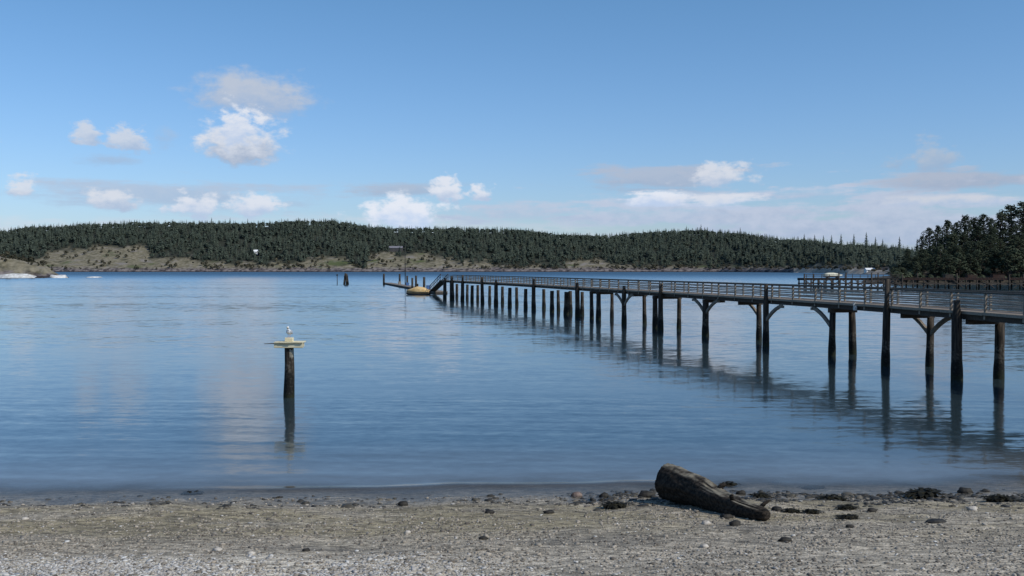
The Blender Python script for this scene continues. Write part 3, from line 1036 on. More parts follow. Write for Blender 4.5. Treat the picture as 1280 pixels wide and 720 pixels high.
for t, c_ in ((.2, BL), (.38, M['darkrock']), (.55, BL), (.72, M['fascia'])):
    q = (f1 - f0) * t + fs_ * .6 + f0
    o = empty('dock_box', (q.x, q.y, .574), math.atan2(fd.y, fd.x))
    props(o, {.2: 'blue storage box on the float dock nearest the pier end', .38: 'dark storage box on the middle of the float dock', .55: 'blue storage box farther out on the float dock', .72: 'pale storage box near the outer end of the float dock'}[t], 'box', 'boxes on the float dock')
    mb = MB(); mb.box((0, 0, .36), (1.5, .75, .72)); mb.build('box_body', c_, o)
    mb = MB(); mb.box((0, 0, .77), (1.58, .83, .09), ch=.03); mb.build('lid', c_, o)
# tall lamp post on the float
q = f0 + (f1 - f0) * .66 - fs_ * .9
root = empty('lamp_post', (gx(506.5, 285), 285, .57), label='tall thin dark post rising above the float dock', cat='post')
mb = MB(); mb.sweep([(0, 0, 0), (0, 0, 5), (0, 0, 11.6)], [.14, .11, .08], 10); mb.build('post', M['darkrock'], root)
mb = MB(); mb.sweep([(0, 0, 11.55), (0, 0, 11.7), (0, 0, 11.95), (0, 0, 12.05)], [.10, .22, .22, .06], 10); mb.build('lamp_head', M['darkrock'], root)

# ------------------------------------------------------------------ moored boat by the pier end
M['canvas'] = simple('tan_canvas', (0.56, 0.36, 0.15), (0.70, 0.50, 0.25), 2, .9, .2)
M['hull'] = simple('varnished_hull', (0.42, 0.25, 0.12), (0.55, 0.35, 0.18), 2, .5, 0)
M['hulldark'] = simple('dark_bottom_paint', (0.015, 0.012, 0.014), (0.03, 0.025, 0.025), 3, .6, 0)
boat = empty('moored_boat', (gx(524.5, 203), 199.5, 0), R(172), label='small tan covered boat moored beside the pier end', cat='boat')


def hull_sec(L, secs, z_lo, z_hi, name, m, close=False):
    mb = MB(); vs, fs = [], []
    for x, bw, kz in secs:
        for k in range(-5, 6):
            t = k / 5
            y = bw * (abs(t) ** .7) * (1 if t >= 0 else -1)
            z = kz + (z_hi(x) - kz) * abs(t) ** 1.6
            vs.append((x, y, z))
    n = 11
    for i in range(len(secs) - 1):
        for k in range(n - 1):
            fs.append((i * n + k, i * n + k + 1, (i + 1) * n + k + 1, (i + 1) * n + k))
    fs.append(tuple(range(n)))
    mb.add(vs, fs, True)
    return mb.build(name, m, boat)


secs = [(-2.3, .85, -.15), (-1.2, .95, -.25), (0, .98, -.28), (1.0, .82, -.2), (1.8, .45, -.02), (2.4, .03, .35)]
hull_sec(5, secs, None, lambda x: .55 + .03 * (x + 2.3) ** 1.4, 'hull', M['hull'])
mb = MB()
for sg in (-1, 1):
    for i in range(len(secs) - 1):
        a, b_ = secs[i], secs[i + 1]
        mb.bar((a[0], sg * (a[1] * .93 + .02), .10), (b_[0], sg * (b_[1] * .93 + .02), .10 + (.18 if i == 4 else 0)), .06, .30)
mb.bar((-2.34, -.8, .1), (-2.34, .8, .1), .06, .30)
mb.build('bottom_paint', M['hulldark'], boat)
mb = MB(); vs, fs = [], []
cs = [(-2.3, .84, .62, .30), (-1.2, .96, .66, .85), (.1, .98, .68, 1.0), (1.0, .82, .75, .62), (1.8, .44, .80, .3), (2.35, .05, .88, .05)]
for x, bw, z0, dz in cs:
    for k in range(9):
        a = math.pi * k / 8
        vs.append((x, -bw * math.cos(a), z0 + dz * math.sin(a) ** .8 - (0.05 if k in (0, 8) else 0)))
for i in range(len(cs) - 1):
    for k in range(8):
        fs.append((i * 9 + k, i * 9 + k + 1, (i + 1) * 9 + k + 1, (i + 1) * 9 + k))
fs.append(tuple(range(8, -1, -1)))
mb.add(vs, fs, True)
mb.build('canvas_cover', M['canvas'], boat)
mb = MB(); mb.box((-2.45, 0, .45), (.32, .36, .75), ch=.08); mb.box((-2.5, 0, -.1), (.14, .12, .6)); mb.build('outboard_motor', M['hulldark'], boat)

# ------------------------------------------------------------------ mooring dolphin and thin stake
D = 330
root = empty('mooring_dolphin', (gx(432.5, D), D, 0), label='dark cluster of pilings alone in open water left of the float dock', cat='piling')
for k in range(5):
    a = k * 1.2566
    mb = MB()
    mb.sweep([(math.cos(a) * (.75 - .12 * z), math.sin(a) * (.75 - .12 * z), z) for z in (-2, 0, 2, 3.3 + .25 * (k % 3))], [.26, .26, .24, .22], 10)
    mb.build('pile', M['pile'], root)
mb = MB(); mb.sweep([(0, 0, 2.5), (0, 0, 2.75)], [.74, .72], 14); mb.build('cable_band', M['darkrock'], root)
root = empty('channel_stake', (gx(421.5, 345), 345, 0), label='thin dark stake in the water left of the piling cluster', cat='stake')
mb = MB(); mb.sweep([(0, 0, z) for z in (-1, 0, 1.5, 3.4)], [.14, .14, .12, .10], 8); mb.build('stake', M['pile'], root)
mb = MB(); mb.box((0, -.14, 3.0), (.5, .05, .5)); mb.build('marker_board', M['darkrock'], root)

# ------------------------------------------------------------------ far land
XP = np.array([-900, -300, 0, 300, 800, 900, 1000, 1060, 1120, 1200, 1400, 1900])
SP = np.array([1500, 1560, 1620, 1640, 1640, 1600, 1350, 1050, 900, 860, 850, 850])
TX = np.array([-900, -400, -100, 0, 40, 100, 150, 200, 260, 300, 340, 380, 420, 450, 490, 520, 580, 620, 660, 690, 720, 760, 790, 830, 880, 930, 980, 1020, 1060, 1100, 1150, 1250, 1400, 1900])
TY = np.array([284, 284, 288, 285, 280, 277, 275, 274, 274, 275, 274, 272, 273, 277, 281, 282, 281, 282, 284, 288, 290, 290, 288, 285, 284, 288, 293, 296, 299, 301, 305, 309, 312, 312])
CX = np.array([-900, -300, -20, 40, 60, 110, 125, 180, 192, 215, 235, 260, 330, 370, 400, 436, 442, 456, 462, 490, 545, 590, 640, 700, 712, 750, 765, 820, 900, 1000, 1010, 1060, 1115, 1130, 1900])
CY = np.array([331, 331, 328, 327, 316, 311, 307, 306, 322, 324, 320, 328, 331, 329, 321, 324, 337, 337, 320, 318, 319, 328, 335, 333, 325, 324, 332, 334, 334, 336, 331, 333, 336, 340, 340])
DR_ = 380.0


def s_shore(px): return float(np.interp(px, XP, SP))
def tree_h(px): return 17.0


def land_h(px, d):
    S = s_shore(px)
    scale = S / 1640.0
    dr = DR_ * (0.45 + 0.55 * scale)
    Hr = gz(float(np.interp(px, TX, TY)), S + dr) - 15.0
    Hr = max(Hr, 6)
    if d <= 0:
        return d * 0.25
    n = mnoise.noise(Vector((px * .02, d * .012, 3))) + .6 * mnoise.noise(Vector((px * .09, d * .05, 7)))
    bl = (3.6 + 2.2 * mnoise.noise(Vector((px * .035, 0, 1)))) * scale + 0.6
    if d < 10:
        t = d / 10
        return bl * t * t * (3 - 2 * t) + 0.6 * t * mnoise.noise(Vector((px * .3, d * .3, 0)))
    t = min(1.0, (d - 10) / (dr - 10))
    h = bl + (Hr - bl) * (0.72 * t ** 0.8 + 0.28 * t * t * (3 - 2 * t))
    h += n * 3.2 * scale * min(1, (d - 10) / 40) * (1 if t < 1 else .6)
    if d > dr:
        h -= (d - dr) * 0.05
    return h


def clear_at(px, d, h):
    """1 where the slope is open grass and rock"""
    S = s_shore(px)
    yg = HY - (h - HC) * F / (S + d)
    yc = float(np.interp(px, CX, CY)) + 6.5 * mnoise.noise(Vector((px * .05, d * .02, 5))) + 5 * mnoise.noise(Vector((px * .16, d * .05, 11)))
    return yg - yc


pxs = graded(-700, 1800, 5)
ds = [-40, -12, -4, 0, 2, 4, 6, 8, 10, 14, 20, 28, 36] + graded(45, 460, 15) + [520, 620, 800, 1100]
Vt, cov = [], []
for d in ds:
    for px in pxs:
        S = s_shore(px); Yd = S + d
        h = land_h(px, d)
        Vt.append((gx(px, Yd), Yd, h))
        cov.append(max(0.0, min(1.0, clear_at(px, d, h) / 5 + .5)))
hills = link_mesh('hills', np_mesh('hills', np.array(Vt), grid_faces(len(ds), len(pxs)), 4), None)
props(hills, kind='structure')
at = hills.data.attributes.new('open', 'FLOAT', 'POINT')
at.data.foreach_set('value', np.array(cov, dtype=np.float32))


def land_mat(name, lo=4.0, hi=9.0):
    m, nt, b = new_mat(name)
    T = NT(nt)
    p = T.pos()
    sp = T.n('ShaderNodeSeparateXYZ'); T.l(p, sp.inputs[0])
    op = T.n('ShaderNodeAttribute', attribute_name='open').outputs['Fac']
    n1 = T.noise(p, 0.045, 5, .65); n2 = T.noise(p, 0.16, 4, .6); n3 = T.noise(p, 0.02, 3, .5)
    grass = T.mix(T.mapr(n2, .35, .65), (0.125, 0.110, 0.068), (0.235, 0.205, 0.145))
    grass = T.mix(T.mapr(n3, .56, .68), grass, (0.085, 0.100, 0.042))
    grass = T.mix(T.math('MULTIPLY', T.mapr(n1, .52, .66), .8), grass, (0.23, 0.205, 0.185))
    grass = T.mix(T.math('MULTIPLY', T.mapr(n1, .30, .44, 1, 0), .75), grass, (0.04, 0.042, 0.028))
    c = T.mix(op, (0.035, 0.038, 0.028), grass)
    zz = T.math('ADD', sp.outputs[2], T.math('MULTIPLY', T.math('SUBTRACT', n1, .5), 16))
    rock = T.mix(T.mapr(n2, .36, .64), (0.045, 0.038, 0.040), (0.21, 0.18, 0.17))
    c = T.mix(T.mapr(zz, lo, hi, 1, 0), c, rock)
    c = T.mix(T.mapr(sp.outputs[2], 0.6, 1.6, .85, 0), c, (0.018, 0.016, 0.018))
    T.l(c, b.inputs['Base Color'])
    b.inputs['Roughness'].default_value = .95
    b.inputs['Specular IOR Level'].default_value = .1
    return m


M['land'] = land_mat('hillside')
hills.data.materials.append(M['land'])


# low poly conifer: stacked ragged whorls
def conifer_template(seed, layers=7, spikes=7, width=0.19):
    r_ = random.Random(seed)
    vs, fs = [], []
    for i in range(layers):
        t = i / (layers - 1)
        z = 0.12 + 0.80 * t
        rad = width * (1 - t) ** 0.8 + 0.025
        dz = 0.15 * (1 - .4 * t)
        a0 = r_.uniform(0, 6)
        c0 = len(vs)
        vs.append((0, 0, z + dz * .75))
        ring = []
        for k in range(spikes):
            a = a0 + 6.283 * k / spikes + r_.uniform(-.25, .25)
            q = rad * r_.uniform(.6, 1.2)
            vs.append((q * math.cos(a), q * math.sin(a), z - dz * r_.uniform(.1, .5)))
            a2 = a + 3.1416 / spikes
            vs.append((q * .45 * math.cos(a2), q * .45 * math.sin(a2), z + dz * .1))
        for k in range(spikes):
            i1 = c0 + 1 + 2 * k; i2 = i1 + 1; i3 = c0 + 1 + 2 * ((k + 1) % spikes)
            fs += [(c0, i1, i2), (c0, i2, i3)]
    c0 = len(vs)
    vs += [(.012, 0, .9), (-.008, .01, .9), (-.006, -.01, .9), (0, 0, 1.03)]
    fs += [(c0, c0 + 1, c0 + 3), (c0 + 1, c0 + 2, c0 + 3), (c0 + 2, c0, c0 + 3)]
    return np.array(vs), np.array(fs)


def round_template(seed, n=46):
    r_ = random.Random(seed)
    vs, fs = [], []
    for k in range(n):
        a = r_.uniform(0, 6.283); u_ = r_.uniform(-.7, 1)
        q = math.sqrt(1 - u_ * u_) * r_.uniform(.7, 1.05)
        c = Vector((.34 * q * math.cos(a), .34 * q * math.sin(a), .58 + .40 * u_ * r_.uniform(.75, 1.05)))
        nrm = Vector((q * math.cos(a), q * math.sin(a), u_ + .3)).normalized()
        t1 = nrm.orthogonal().normalized(); t2 = nrm.cross(t1)
        ang = r_.uniform(0, 6)
        i0 = len(vs)
        for j in range(3):
            aa = ang + j * 2.09
            vs.append(tuple(c + (t1 * math.cos(aa) + t2 * math.sin(aa)) * .17 * r_.uniform(.7, 1.2) - nrm * .03))
        fs.append((i0, i0 + 1, i0 + 2))
    return np.array(vs), np.array(fs)


def plant_mesh(name, temps, items, smooth=False):
    """items: (x,y,z,height,widthfactor,template index)"""
    allV, allF, base = [], [], 0
    for ti, (tv, tf) in enumerate(temps):
        it = np.array([q[:5] for q in items if q[5] == ti])
        if len(it) == 0: continue
        n = len(it); k = len(tv)
        a = rng.uniform(0, 6.283, n)
        ca, sa = np.cos(a)[:, None], np.sin(a)[:, None]
        h = it[:, 3][:, None]; w = h * it[:, 4][:, None]
        x = (tv[None, :, 0] * ca - tv[None, :, 1] * sa) * w
        y = (tv[None, :, 0] * sa + tv[None, :, 1] * ca) * w
        z = tv[None, :, 2] * h
        P = np.stack([x + it[:, 0][:, None], y + it[:, 1][:, None], z + it[:, 2][:, None]], -1).reshape(-1, 3)
        Fc = (tf[None] + (np.arange(n) * k)[:, None, None]).reshape(-1, 3) + base
        allV.append(P); allF.append(Fc); base += len(P)
    return np_mesh(name, np.vstack(allV), np.vstack(allF), 3, smooth)


TEMPS = [conifer_template(1), conifer_template(2, 8, 6, .16), conifer_template(3, 6, 8, .23), round_template(5), round_template(6)]
items, scrub = [], []
tries = 0
while len(items) < 9500 and tries < 60000:
    tries += 1
    px = random.uniform(-260, 1330)
    S = s_shore(px); sc = S / 1640
    dmax = DR_ * (0.45 + 0.55 * sc) * 1.12
    d = 8 + (dmax - 8) * random.random() ** 0.9
    h = land_h(px, d)
    cl = clear_at(px, d, h)
    if cl > 0:
        if random.random() < (0.55 if hnoise(px, d, .045, 3) + .5 * hnoise(px, d, .14, 8) > 0.08 else 0.07):
            scrub.append((gx(px, S + d), S + d, h - .4, random.triangular(2, 10, 3.5) * (0.5 + .5 * sc), random.uniform(1.0, 1.7), 3 + random.randint(0, 1)))
        continue
    # thin young growth next to the openings
    hh = random.triangular(10, 19, 15)
    if d > dmax * .7: hh = random.triangular(13, 17, 15)
    if cl > -6: hh *= .75
    kind = random.choice((0, 0, 1, 1, 2)) if random.random() < .62 else 3
    if kind == 3: hh *= .72
    hh *= (0.55 + .45 * sc)
    items.append((gx(px, S + d), S + d, h - .5, hh, random.uniform(1.25, 1.75) if kind < 3 else random.uniform(1.1, 1.5), kind))
for px in graded(-250, 1330, 1.35):      # scrub along the foot of the wood
    S = s_shore(px)
    if random.random() < .5: continue
    d = random.uniform(8, 30); h = land_h(px, d)
    yc = float(np.interp(px, CX, CY))
    if yc < 327 and random.random() < .8: continue
    scrub.append((gx(px, S + d), S + d, h - .5, random.uniform(2.5, 7) * (S / 1640), random.uniform(.9, 1.6), 3 + random.randint(0, 1)))
fo = link_mesh('forest', plant_mesh('forest', TEMPS, items, True), M['conifer'])
props(fo, 'dense dark conifer forest covering the hills across the bay', 'forest', kind='stuff')
sb = link_mesh('scrub', plant_mesh('scrub', TEMPS, scrub), M['bush'])
props(sb, 'olive and brown scrub along the foot of the far forest', 'scrub', kind='stuff')

# separate spires standing above the low part of the ridge
SPIRE_V, SPIRE_F = conifer_template(21, 10, 7, .15)
sp_me = np_mesh('crown', SPIRE_V, SPIRE_F, 3, False)
sp_proto = empty('conifer_tree')
crn = link_mesh('crown', sp_me, M['conifer'], sp_proto)
mb = MB(); mb.sweep([(0, 0, -.05), (0, 0, .2), (0, 0, .85)], [.016, .014, .004], 6); mb.build('trunk', M['trunk'], sp_proto)
props(sp_proto, 'slender conifer standing taller than the far wood left of the headland', 'tree', 'tall conifers above the far wood')
for i, (px, ytop, wf) in enumerate([(1005, 292, 1.2), (1018, 293, 1.3), (1029, 294, 1.3), (1039, 293.5, 1.3), (1051, 292, 1.2), (1067, 292, 1.2), (1082.5, 290, 1.2), (1094, 296, 1.3), (1103, 298.5, 1.3), (1124, 295.5, 1.2), (1146, 298, 1.2), (925, 284, 1.1), (876, 280, 1.1), (265, 271.5, 1.2), (288, 272, 1.2), (310, 273, 1.2), (858, 282, 1.1)]):
    o = sp_proto if i == 0 else copy_tree(sp_proto)
    S = s_shore(px); dd = DR_ * (0.45 + .55 * S / 1640) * .97
    h = land_h(px, dd); top = gz(ytop, S + dd)
    o.location = (gx(px, S + dd), S + dd, h)
    H_ = max(8, top - h)
    o.scale = (H_ * wf, H_ * wf, H_)
    if px < 960:
        props(o, 'conifer tip standing out on the skyline of the far wooded ridge', 'tree', 'skyline conifers on the far ridge')

# ------------------------------------------------------------------ houses across the bay
M['whitewall'] = simple('white_paint', (.74, .74, .72), (.82, .82, .80), 1, .7, 0)
M['greywall'] = simple('dark_siding', (.06, .055, .055), (.10, .09, .085), 1, .8, 0)
M['greyroof'] = simple('grey_roof', (.15, .145, .16), (.22, .21, .23), 1, .8, 0)
M['glass'] = simple('window_glass', (.03, .04, .05), (.05, .06, .07), 1, .1, 0, spec=.5)


def house(px, py, w, dpt, wall_h, roof_h, wall, roof, label, d_guess, rz=0.0, S=None, nwin=3, zb=None):
    S = S or s_shore(px)
    Yh = S + d_guess
    z = gz(py, Yh) if zb is None else zb
    o = empty('house', (gx(px, Yh), Yh, z), rz, label=label, cat='house')
    mb = MB()
    hw, hd = w / 2, dpt / 2
    vs = [(-hw, -hd, -2), (hw, -hd, -2), (hw, hd, -2), (-hw, hd, -2), (-hw, -hd, wall_h), (hw, -hd, wall_h), (hw, hd, wall_h), (-hw, hd, wall_h), (-hw, 0, wall_h + roof_h), (hw, 0, wall_h + roof_h)]
    mb.add(vs, [(0, 1, 5, 4), (2, 3, 7, 6), (3, 0, 4, 8, 7), (1, 2, 6, 9, 5)])
    mb.build('wall', wall, o)
    mb = MB()
    for sg in (-1, 1):
        a = Vector((0, sg * (hd + .5) / 2, wall_h + roof_h / 2 + .12 - .2))
        ang = math.atan2(roof_h, hd) * -sg
        mb.box(a + Vector((0, 0, .12)), (w + .9, math.hypot(hd + .5, roof_h * (hd + .5) / hd), .22), Matrix.Rotation(ang, 3, 'X'))
    rf = mb.build('roof', roof, o)
    mb = MB(); mb.box((w * .22, hd * .3, wall_h + roof_h + .3), (.9, .9, 1.8)); mb.build('chimney', M['greyroof'], rf)
    for i in range(nwin):
        mb = MB(); xx = -hw + w * (i + .5) / nwin
        mb.box((xx, -hd - .02, wall_h * .55), (min(1.6, w / nwin * .5), .06, wall_h * .34)); mb.build('window', M['glass'], o)
    return o


def d_for(px, py):
    """depth behind the shore where the slope shows at a photo row"""
    S = s_shore(px)
    for d in np.arange(10, 420, 2.0):
        if HY - (land_h(px, d) - HC) * F / (S + d) <= py: return float(d)
    return 200.0


house(320, 317.5, 8.5, 7, 4.2, 3.0, M['whitewall'], M['whitewall'], 'small white house at the foot of the forest across the bay', d_for(320, 318), .25, nwin=1)
house(495, 313.5, 24, 9, 5.0, 3.2, M['greywall'], M['greyroof'], 'long dark house with pale grey roof above the bare bluff', d_for(495, 314), .05)

# ------------------------------------------------------------------ left point with pale beach
def point_h(px, d):
    k = max(0.0, min(1.0, (88 - px) / 34))
    k = k * k * (3 - 2 * k)
    top = float(np.interp(px, [-500, -100, 0, 30, 55, 70, 88], [16, 14, 12.5, 9.5, 7.5, 4.5, 0.5]))
    t = max(0, min(1, d / 26))
    h = top * (t * t * (3 - 2 * t)) * k if d > 0 else d * .12
    if 0 < d < 8: h = max(h, .6 * k * d / 5 * .6)
    h += (1.0 * mnoise.noise(Vector((px * .12, d * .12, 2))) + .5 * mnoise.noise(Vector((px * .4, d * .3, 2)))) * k * min(1, max(0, d) / 6)
    if d > 60: h -= (d - 60) * .09
    return h if k > 0 else min(h, -0.3)


pxs2 = graded(-600, 96, 2.0); ds2 = [-30, -6] + graded(-2, 34, 1.5) + [40, 50, 65, 90, 130, 180, 260]
Vt, cov = [], []
for d in ds2:
    for px in pxs2:
        Yd = 575 + d + (px * .0 if px > 0 else px * .06)
        h = point_h(px, d)
        Vt.append((gx(px, Yd), Yd, h)); cov.append(1.0 if d < 30 else .6)
pt = link_mesh('headland', np_mesh('headland', np.array(Vt), grid_faces(len(ds2), len(pxs2)), 4), land_mat('point_ground', 1.0, 3.2))
props(pt, kind='structure')
at = pt.data.attributes.new('open', 'FLOAT', 'POINT'); at.data.foreach_set('value', np.array(cov, dtype=np.float32))
M['paleledge'] = simple('pale_shell_bank', (.42, .40, .37), (.70, .69, .66), .7, .9, .3)
for i, (px, w_px, h_px, lb) in enumerate([(14, 56, 6.0, 'broad white shell bank at the foot of the left point'), (71, 24, 4.4, 'smaller white rock ledge at the tip of the left point'), (-60, 70, 7, 'white shell bank running out of view on the left point'), (116, 20, 1.6, 'flat pale rock barely above water beyond the left point')]):
    Yd = 566 if i != 3 else 585
    w = w_px * Yd / F
    Vv = ICO2_V * np.array([1 + .5 * mnoise.noise(Vector(v * 2.6) + Vector((i * 7, 0, 0))) + .3 * mnoise.noise(Vector(v * 6) + Vector((i * 7, 3, 0))) for v in ICO2_V])[:, None]
    Vv = Vv * np.array([w / 2, 5.0, h_px * Yd / F * .9])
    o = link_mesh('shell_bank', np_mesh('shell_bank', Vv, ICO2_F, 3, True), M['paleledge'])
    o.location = (gx(px, Yd), Yd + 2, 0)
    props(o, lb, 'rock')
# brush on the left point
its = []
for _ in range(420):
    px = random.uniform(-260, 76); d = random.uniform(14, 110); h = point_h(px, d)
    if h < 3.5: continue
    its.append((gx(px, 575 + d), 575 + d, h - .3, random.uniform(.8, 2.2) if d < 30 else random.uniform(2.0, 5.0) * (1 if px < 45 else .5), random.uniform(.9, 1.4), 3 + random.randint(0, 1)))
pb = link_mesh('brush', plant_mesh('brush', TEMPS, its), M['bush'])
props(pb, 'low dark brush on top of the left rocky point', 'brush', kind='stuff')

# ------------------------------------------------------------------ right headland
HX = [1080, 1112, 1130, 1145, 1165, 1200, 1240, 1280, 1340, 1450, 1700, 2300]
HT = [0, 1.0, 3.0, 5.5, 7.5, 9.5, 12.5, 15.0, 17, 18, 18, 18]


def head_h(px, d):
    top = float(np.interp(px, HX, HT))
    t = max(0, min(1, d / 45))
    h = top * (t * t * (3 - 2 * t)) if d > 0 else d * .15
    if px > 1112 and d > 0: h += min(1.6, d * .25)
    h += .6 * mnoise.noise(Vector((px * .05, d * .1, 9)))* min(1, max(0, d) / 6)
    return h


S_HEAD = 330.0
pxs3 = graded(1070, 2100, 6); ds3 = [-25, -6] + graded(-1, 50, 3) + [60, 80, 110, 160, 240]
Vt = []
for d in ds3:
    for px in pxs3:
        Yd = S_HEAD + d
        Vt.append((gx(px, Yd), Yd, head_h(px, d)))
hd = link_mesh('terrain', np_mesh('terrain', np.array(Vt), grid_faces(len(ds3), len(pxs3)), 4), simple('headland_ground', (.022, .02, .015), (.075, .062, .045), .5, .95, 0))
props(hd, kind='structure')


def leafy_tree(seed, n_clump=46, per=34, conic=.35, leaf=.024):
    """unit-high evergreen: trunk with limbs, crown of leaf sized faces in clumps"""
    r_ = random.Random(seed)
    mbt = MB()
    top = Vector((r_.uniform(-.05, .05), r_.uniform(-.05, .05), .93))
    tp = [Vector((0, 0, -.04)), Vector((.01, 0, .2)), Vector((r_.uniform(-.03, .03), r_.uniform(-.03, .03), .5)), top]
    mbt.sweep(tp, [.028, .022, .015, .004], 8)
    vs, fs = [], []
    for c in range(n_clump):
        z = .26 + .70 * (c + r_.random()) / n_clump
        t = (z - .26) / .70
        rad = .30 * (1 - conic * t) * math.sqrt(max(.05, 1 - (2 * t - .82) ** 2 * .62)) * (1 if t < .9 else .55)
        a = c * 2.399 + r_.uniform(-.6, .6)
        q = rad * r_.uniform(.35, 1.12)
        C_ = Vector((q * math.cos(a), q * math.sin(a), z))
        base = Vector((0, 0, max(.15, z - .10)))
        mbt.sweep([base, base.lerp(C_, .6) + Vector((0, 0, .01)), C_], [.008, .005, .002], 5, caps=False)
        cs_ = r_.uniform(.055, .10)
        for k in range(per):
            v = Vector((r_.gauss(0, 1), r_.gauss(0, 1), r_.gauss(0, .55)))
            v = v.normalized() * (r_.random() ** .45) * cs_
            v.z *= .62
            P = C_ + v
            nrm = (v + Vector((r_.gauss(0, .04), r_.gauss(0, .04), .05 + r_.gauss(0, .03)))).normalized()
            t1 = nrm.orthogonal().normalized(); t2 = nrm.cross(t1)
            an = r_.uniform(0, 6.28); l1 = leaf * r_.uniform(.6, 1.2); l2 = l1 * .6
            e1 = t1 * math.cos(an) + t2 * math.sin(an); e2 = nrm.cross(e1)
            i0 = len(vs)
            vs += [tuple(P - e1 * l1), tuple(P + e2 * l2), tuple(P + e1 * l1), tuple(P - e2 * l2)]
            fs.append((i0, i0 + 1, i0 + 2, i0 + 3))
    return mbt, np.array(vs), np.array(fs)


protos = []
for sd, nc, con in ((3, 52, .30), (8, 46, .55), (14, 58, .15), (23, 44, .42)):
    mbt, lv, lf = leafy_tree(sd, nc, 36, con)
    o = empty('evergreen_tree')
    link_mesh('crown', np_mesh('crown', lv, lf, 4, False), M['headtree'], o)
    mbt.build('trunk', M['trunk'], o)
    protos.append([o, False])
placed = []
SK = [(1134, 311, .85), (1152, 294, .75), (1161, 284, .8), (1172, 281, .8), (1184, 274, .9), (1195, 277, .8), (1206, 268, .9), (1217, 271, 1.0), (1229, 267, .9), (1239, 272, .8), (1250, 264, .95), (1262, 255, 1.2), (1278, 251, 1.3), (1296, 250, 1.2)]
SKL = ['lowest outlying evergreen at the left foot of the dark headland', 'first full evergreen at the left end of the headland skyline']
for i, (px, yt, wf) in enumerate(SK):
    d = 55 + 10 * ((i * 7) % 3); Yd = S_HEAD + d
    h = head_h(px, d)
    placed.append((px, d, gz(yt, Yd) - h, wf, i))
for px in graded(1118, 1345, 7.5):
    for row in range(3):
        p2 = px + random.uniform(-6, 6); d = (10, 24, 40)[row] + random.uniform(-5, 5)
        tp_y = float(np.interp(p2, [1110, 1130, 1150, 1170, 1200, 1280, 1350], [340, 326, 306, 291, 281, 266, 260]))
        yt = 338 - (338 - tp_y) * (.42, .66, .86)[row] * random.uniform(.85, 1.08)
        Yd = S_HEAD + d
        hh = gz(yt, Yd) - head_h(p2, d)
        if hh < 2.5: continue
        placed.append((p2, d, hh, random.uniform(1.0, 1.5), -1))
for j, (px, d, hh, wf, idx) in enumerate(placed):
    pr = protos[(j * 3 + (j // 4)) % 4]
    o = pr[0] if not pr[1] else copy_tree(pr[0])
    pr[1] = True
    Yd = S_HEAD + d
    o.location = (gx(px, Yd), Yd, head_h(px, d))
    w_ = max(hh, 7) * wf
    o.scale = (w_, w_, hh)
    o.rotation_euler = (0, 0, random.uniform(0, 6.28))
    if idx == 0: props(o, SKL[0], 'tree', 'evergreens on the right headland')
    elif idx == 1: props(o, SKL[1], 'tree', 'evergreens on the right headland')
    elif idx >= 2: props(o, 'dark evergreen forming the skyline of the right headland', 'tree', 'skyline evergreens of the right headland')
    else: props(o, 'dark evergreen on the slope of the right headland below its skyline', 'tree', 'slope evergreens of the right headland')
its = []
for _ in range(700):
    px = random.uniform(1116, 1500); d = random.uniform(2, 60); h = head_h(px, d)
    its.append((gx(px, S_HEAD + d), S_HEAD + d, h - .2, random.uniform(1.2, 3.4), random.uniform(1, 1.7), 3 + random.randint(0, 1)))
ub = link_mesh('undergrowth', plant_mesh('undergrowth', TEMPS, its), M['headtree'])
props(ub, 'dark undergrowth beneath the evergreens of the right headland', 'undergrowth', kind='stuff')

# ------------------------------------------------------------------ second, older dock on the right
D2 = 246.0
xa, xb = gx(1003, D2), gx(1420, D2)
root = empty('old_dock', (xa, D2, 0), label='dark old dock on close set pilings behind the pier below the headland', cat='dock')
Ld = xb - xa
zt = gz(347.5, D2)
mb = MB()
n = int(Ld / .30)
for i in range(n):
    mb.box((Ld * (i + .5) / n, 2.2, zt - .05), (Ld / n - .02, 4.6 + .1 * (i % 3), .10))
mb.build('deck_planks', M['beam'], root)
for yy in (.15, 2.2, 4.25):
    mb = MB(); mb.box((Ld / 2, yy, zt - .34), (Ld, .26, .46)); mb.build('stringer_beam', M['beam'], root)
    mb = MB(); mb.box((Ld / 2, yy - .24, zt - 1.35), (Ld, .12, .26)); mb.build('wale', M['beam'], root)
xx = 0.5
while xx < Ld - 3:
    mb = MB(); mb.bar((xx, -.14, .5), (xx + 2.6, -.14, zt - .5), .10, .20); mb.build('cross_brace', M['beam'], root)
    mb = MB(); mb.bar((xx + 2.6, -.39, .5), (xx, -.39, zt - .5), .10, .20); mb.build('cross_brace', M['beam'], root)
    xx += 3.1 if xx < 22 else 7.5
RB = wood_mat('rusty_timber', (.035, .02, .016), (.085, .046, .036))
k = 0
x = 0.4
while x < Ld:
    for yy in (.1, 4.3):
        mb = MB(); h = zt - .5 if (k % 5) else zt + random.uniform(.6, 1.4)
        yo = yy - (.33 if not k % 5 else 0)
        mb.sweep([(x, yo, z) for z in (-2, 0, .6, h)], [.20, .20, .19, .17], 10, wob=.1, seed=k)
        mb.build('pile', M['pile'], root); k += 1
    x += 1.55 if x < 24 else 2.6
    x += random.uniform(-.15, .25)
mb = MB()
xx = 1.0
while xx < 24:
    mb.box((xx, .05, zt + .45), (.12, .12, .9)); xx += 1.9
mb.bar((0.5, .05, zt + .88), (24, .05, zt + .88), .14, .10); mb.bar((0.5, .05, zt + .45), (24, .05, zt + .45), .05, .14)
mb.build('railing', M['beam'], root)
mb = MB(); mb.box((Ld * .5 + 12, -.03, zt - .16), (Ld - 25, .14, .5)); mb.build('bull_rail', RB, root)
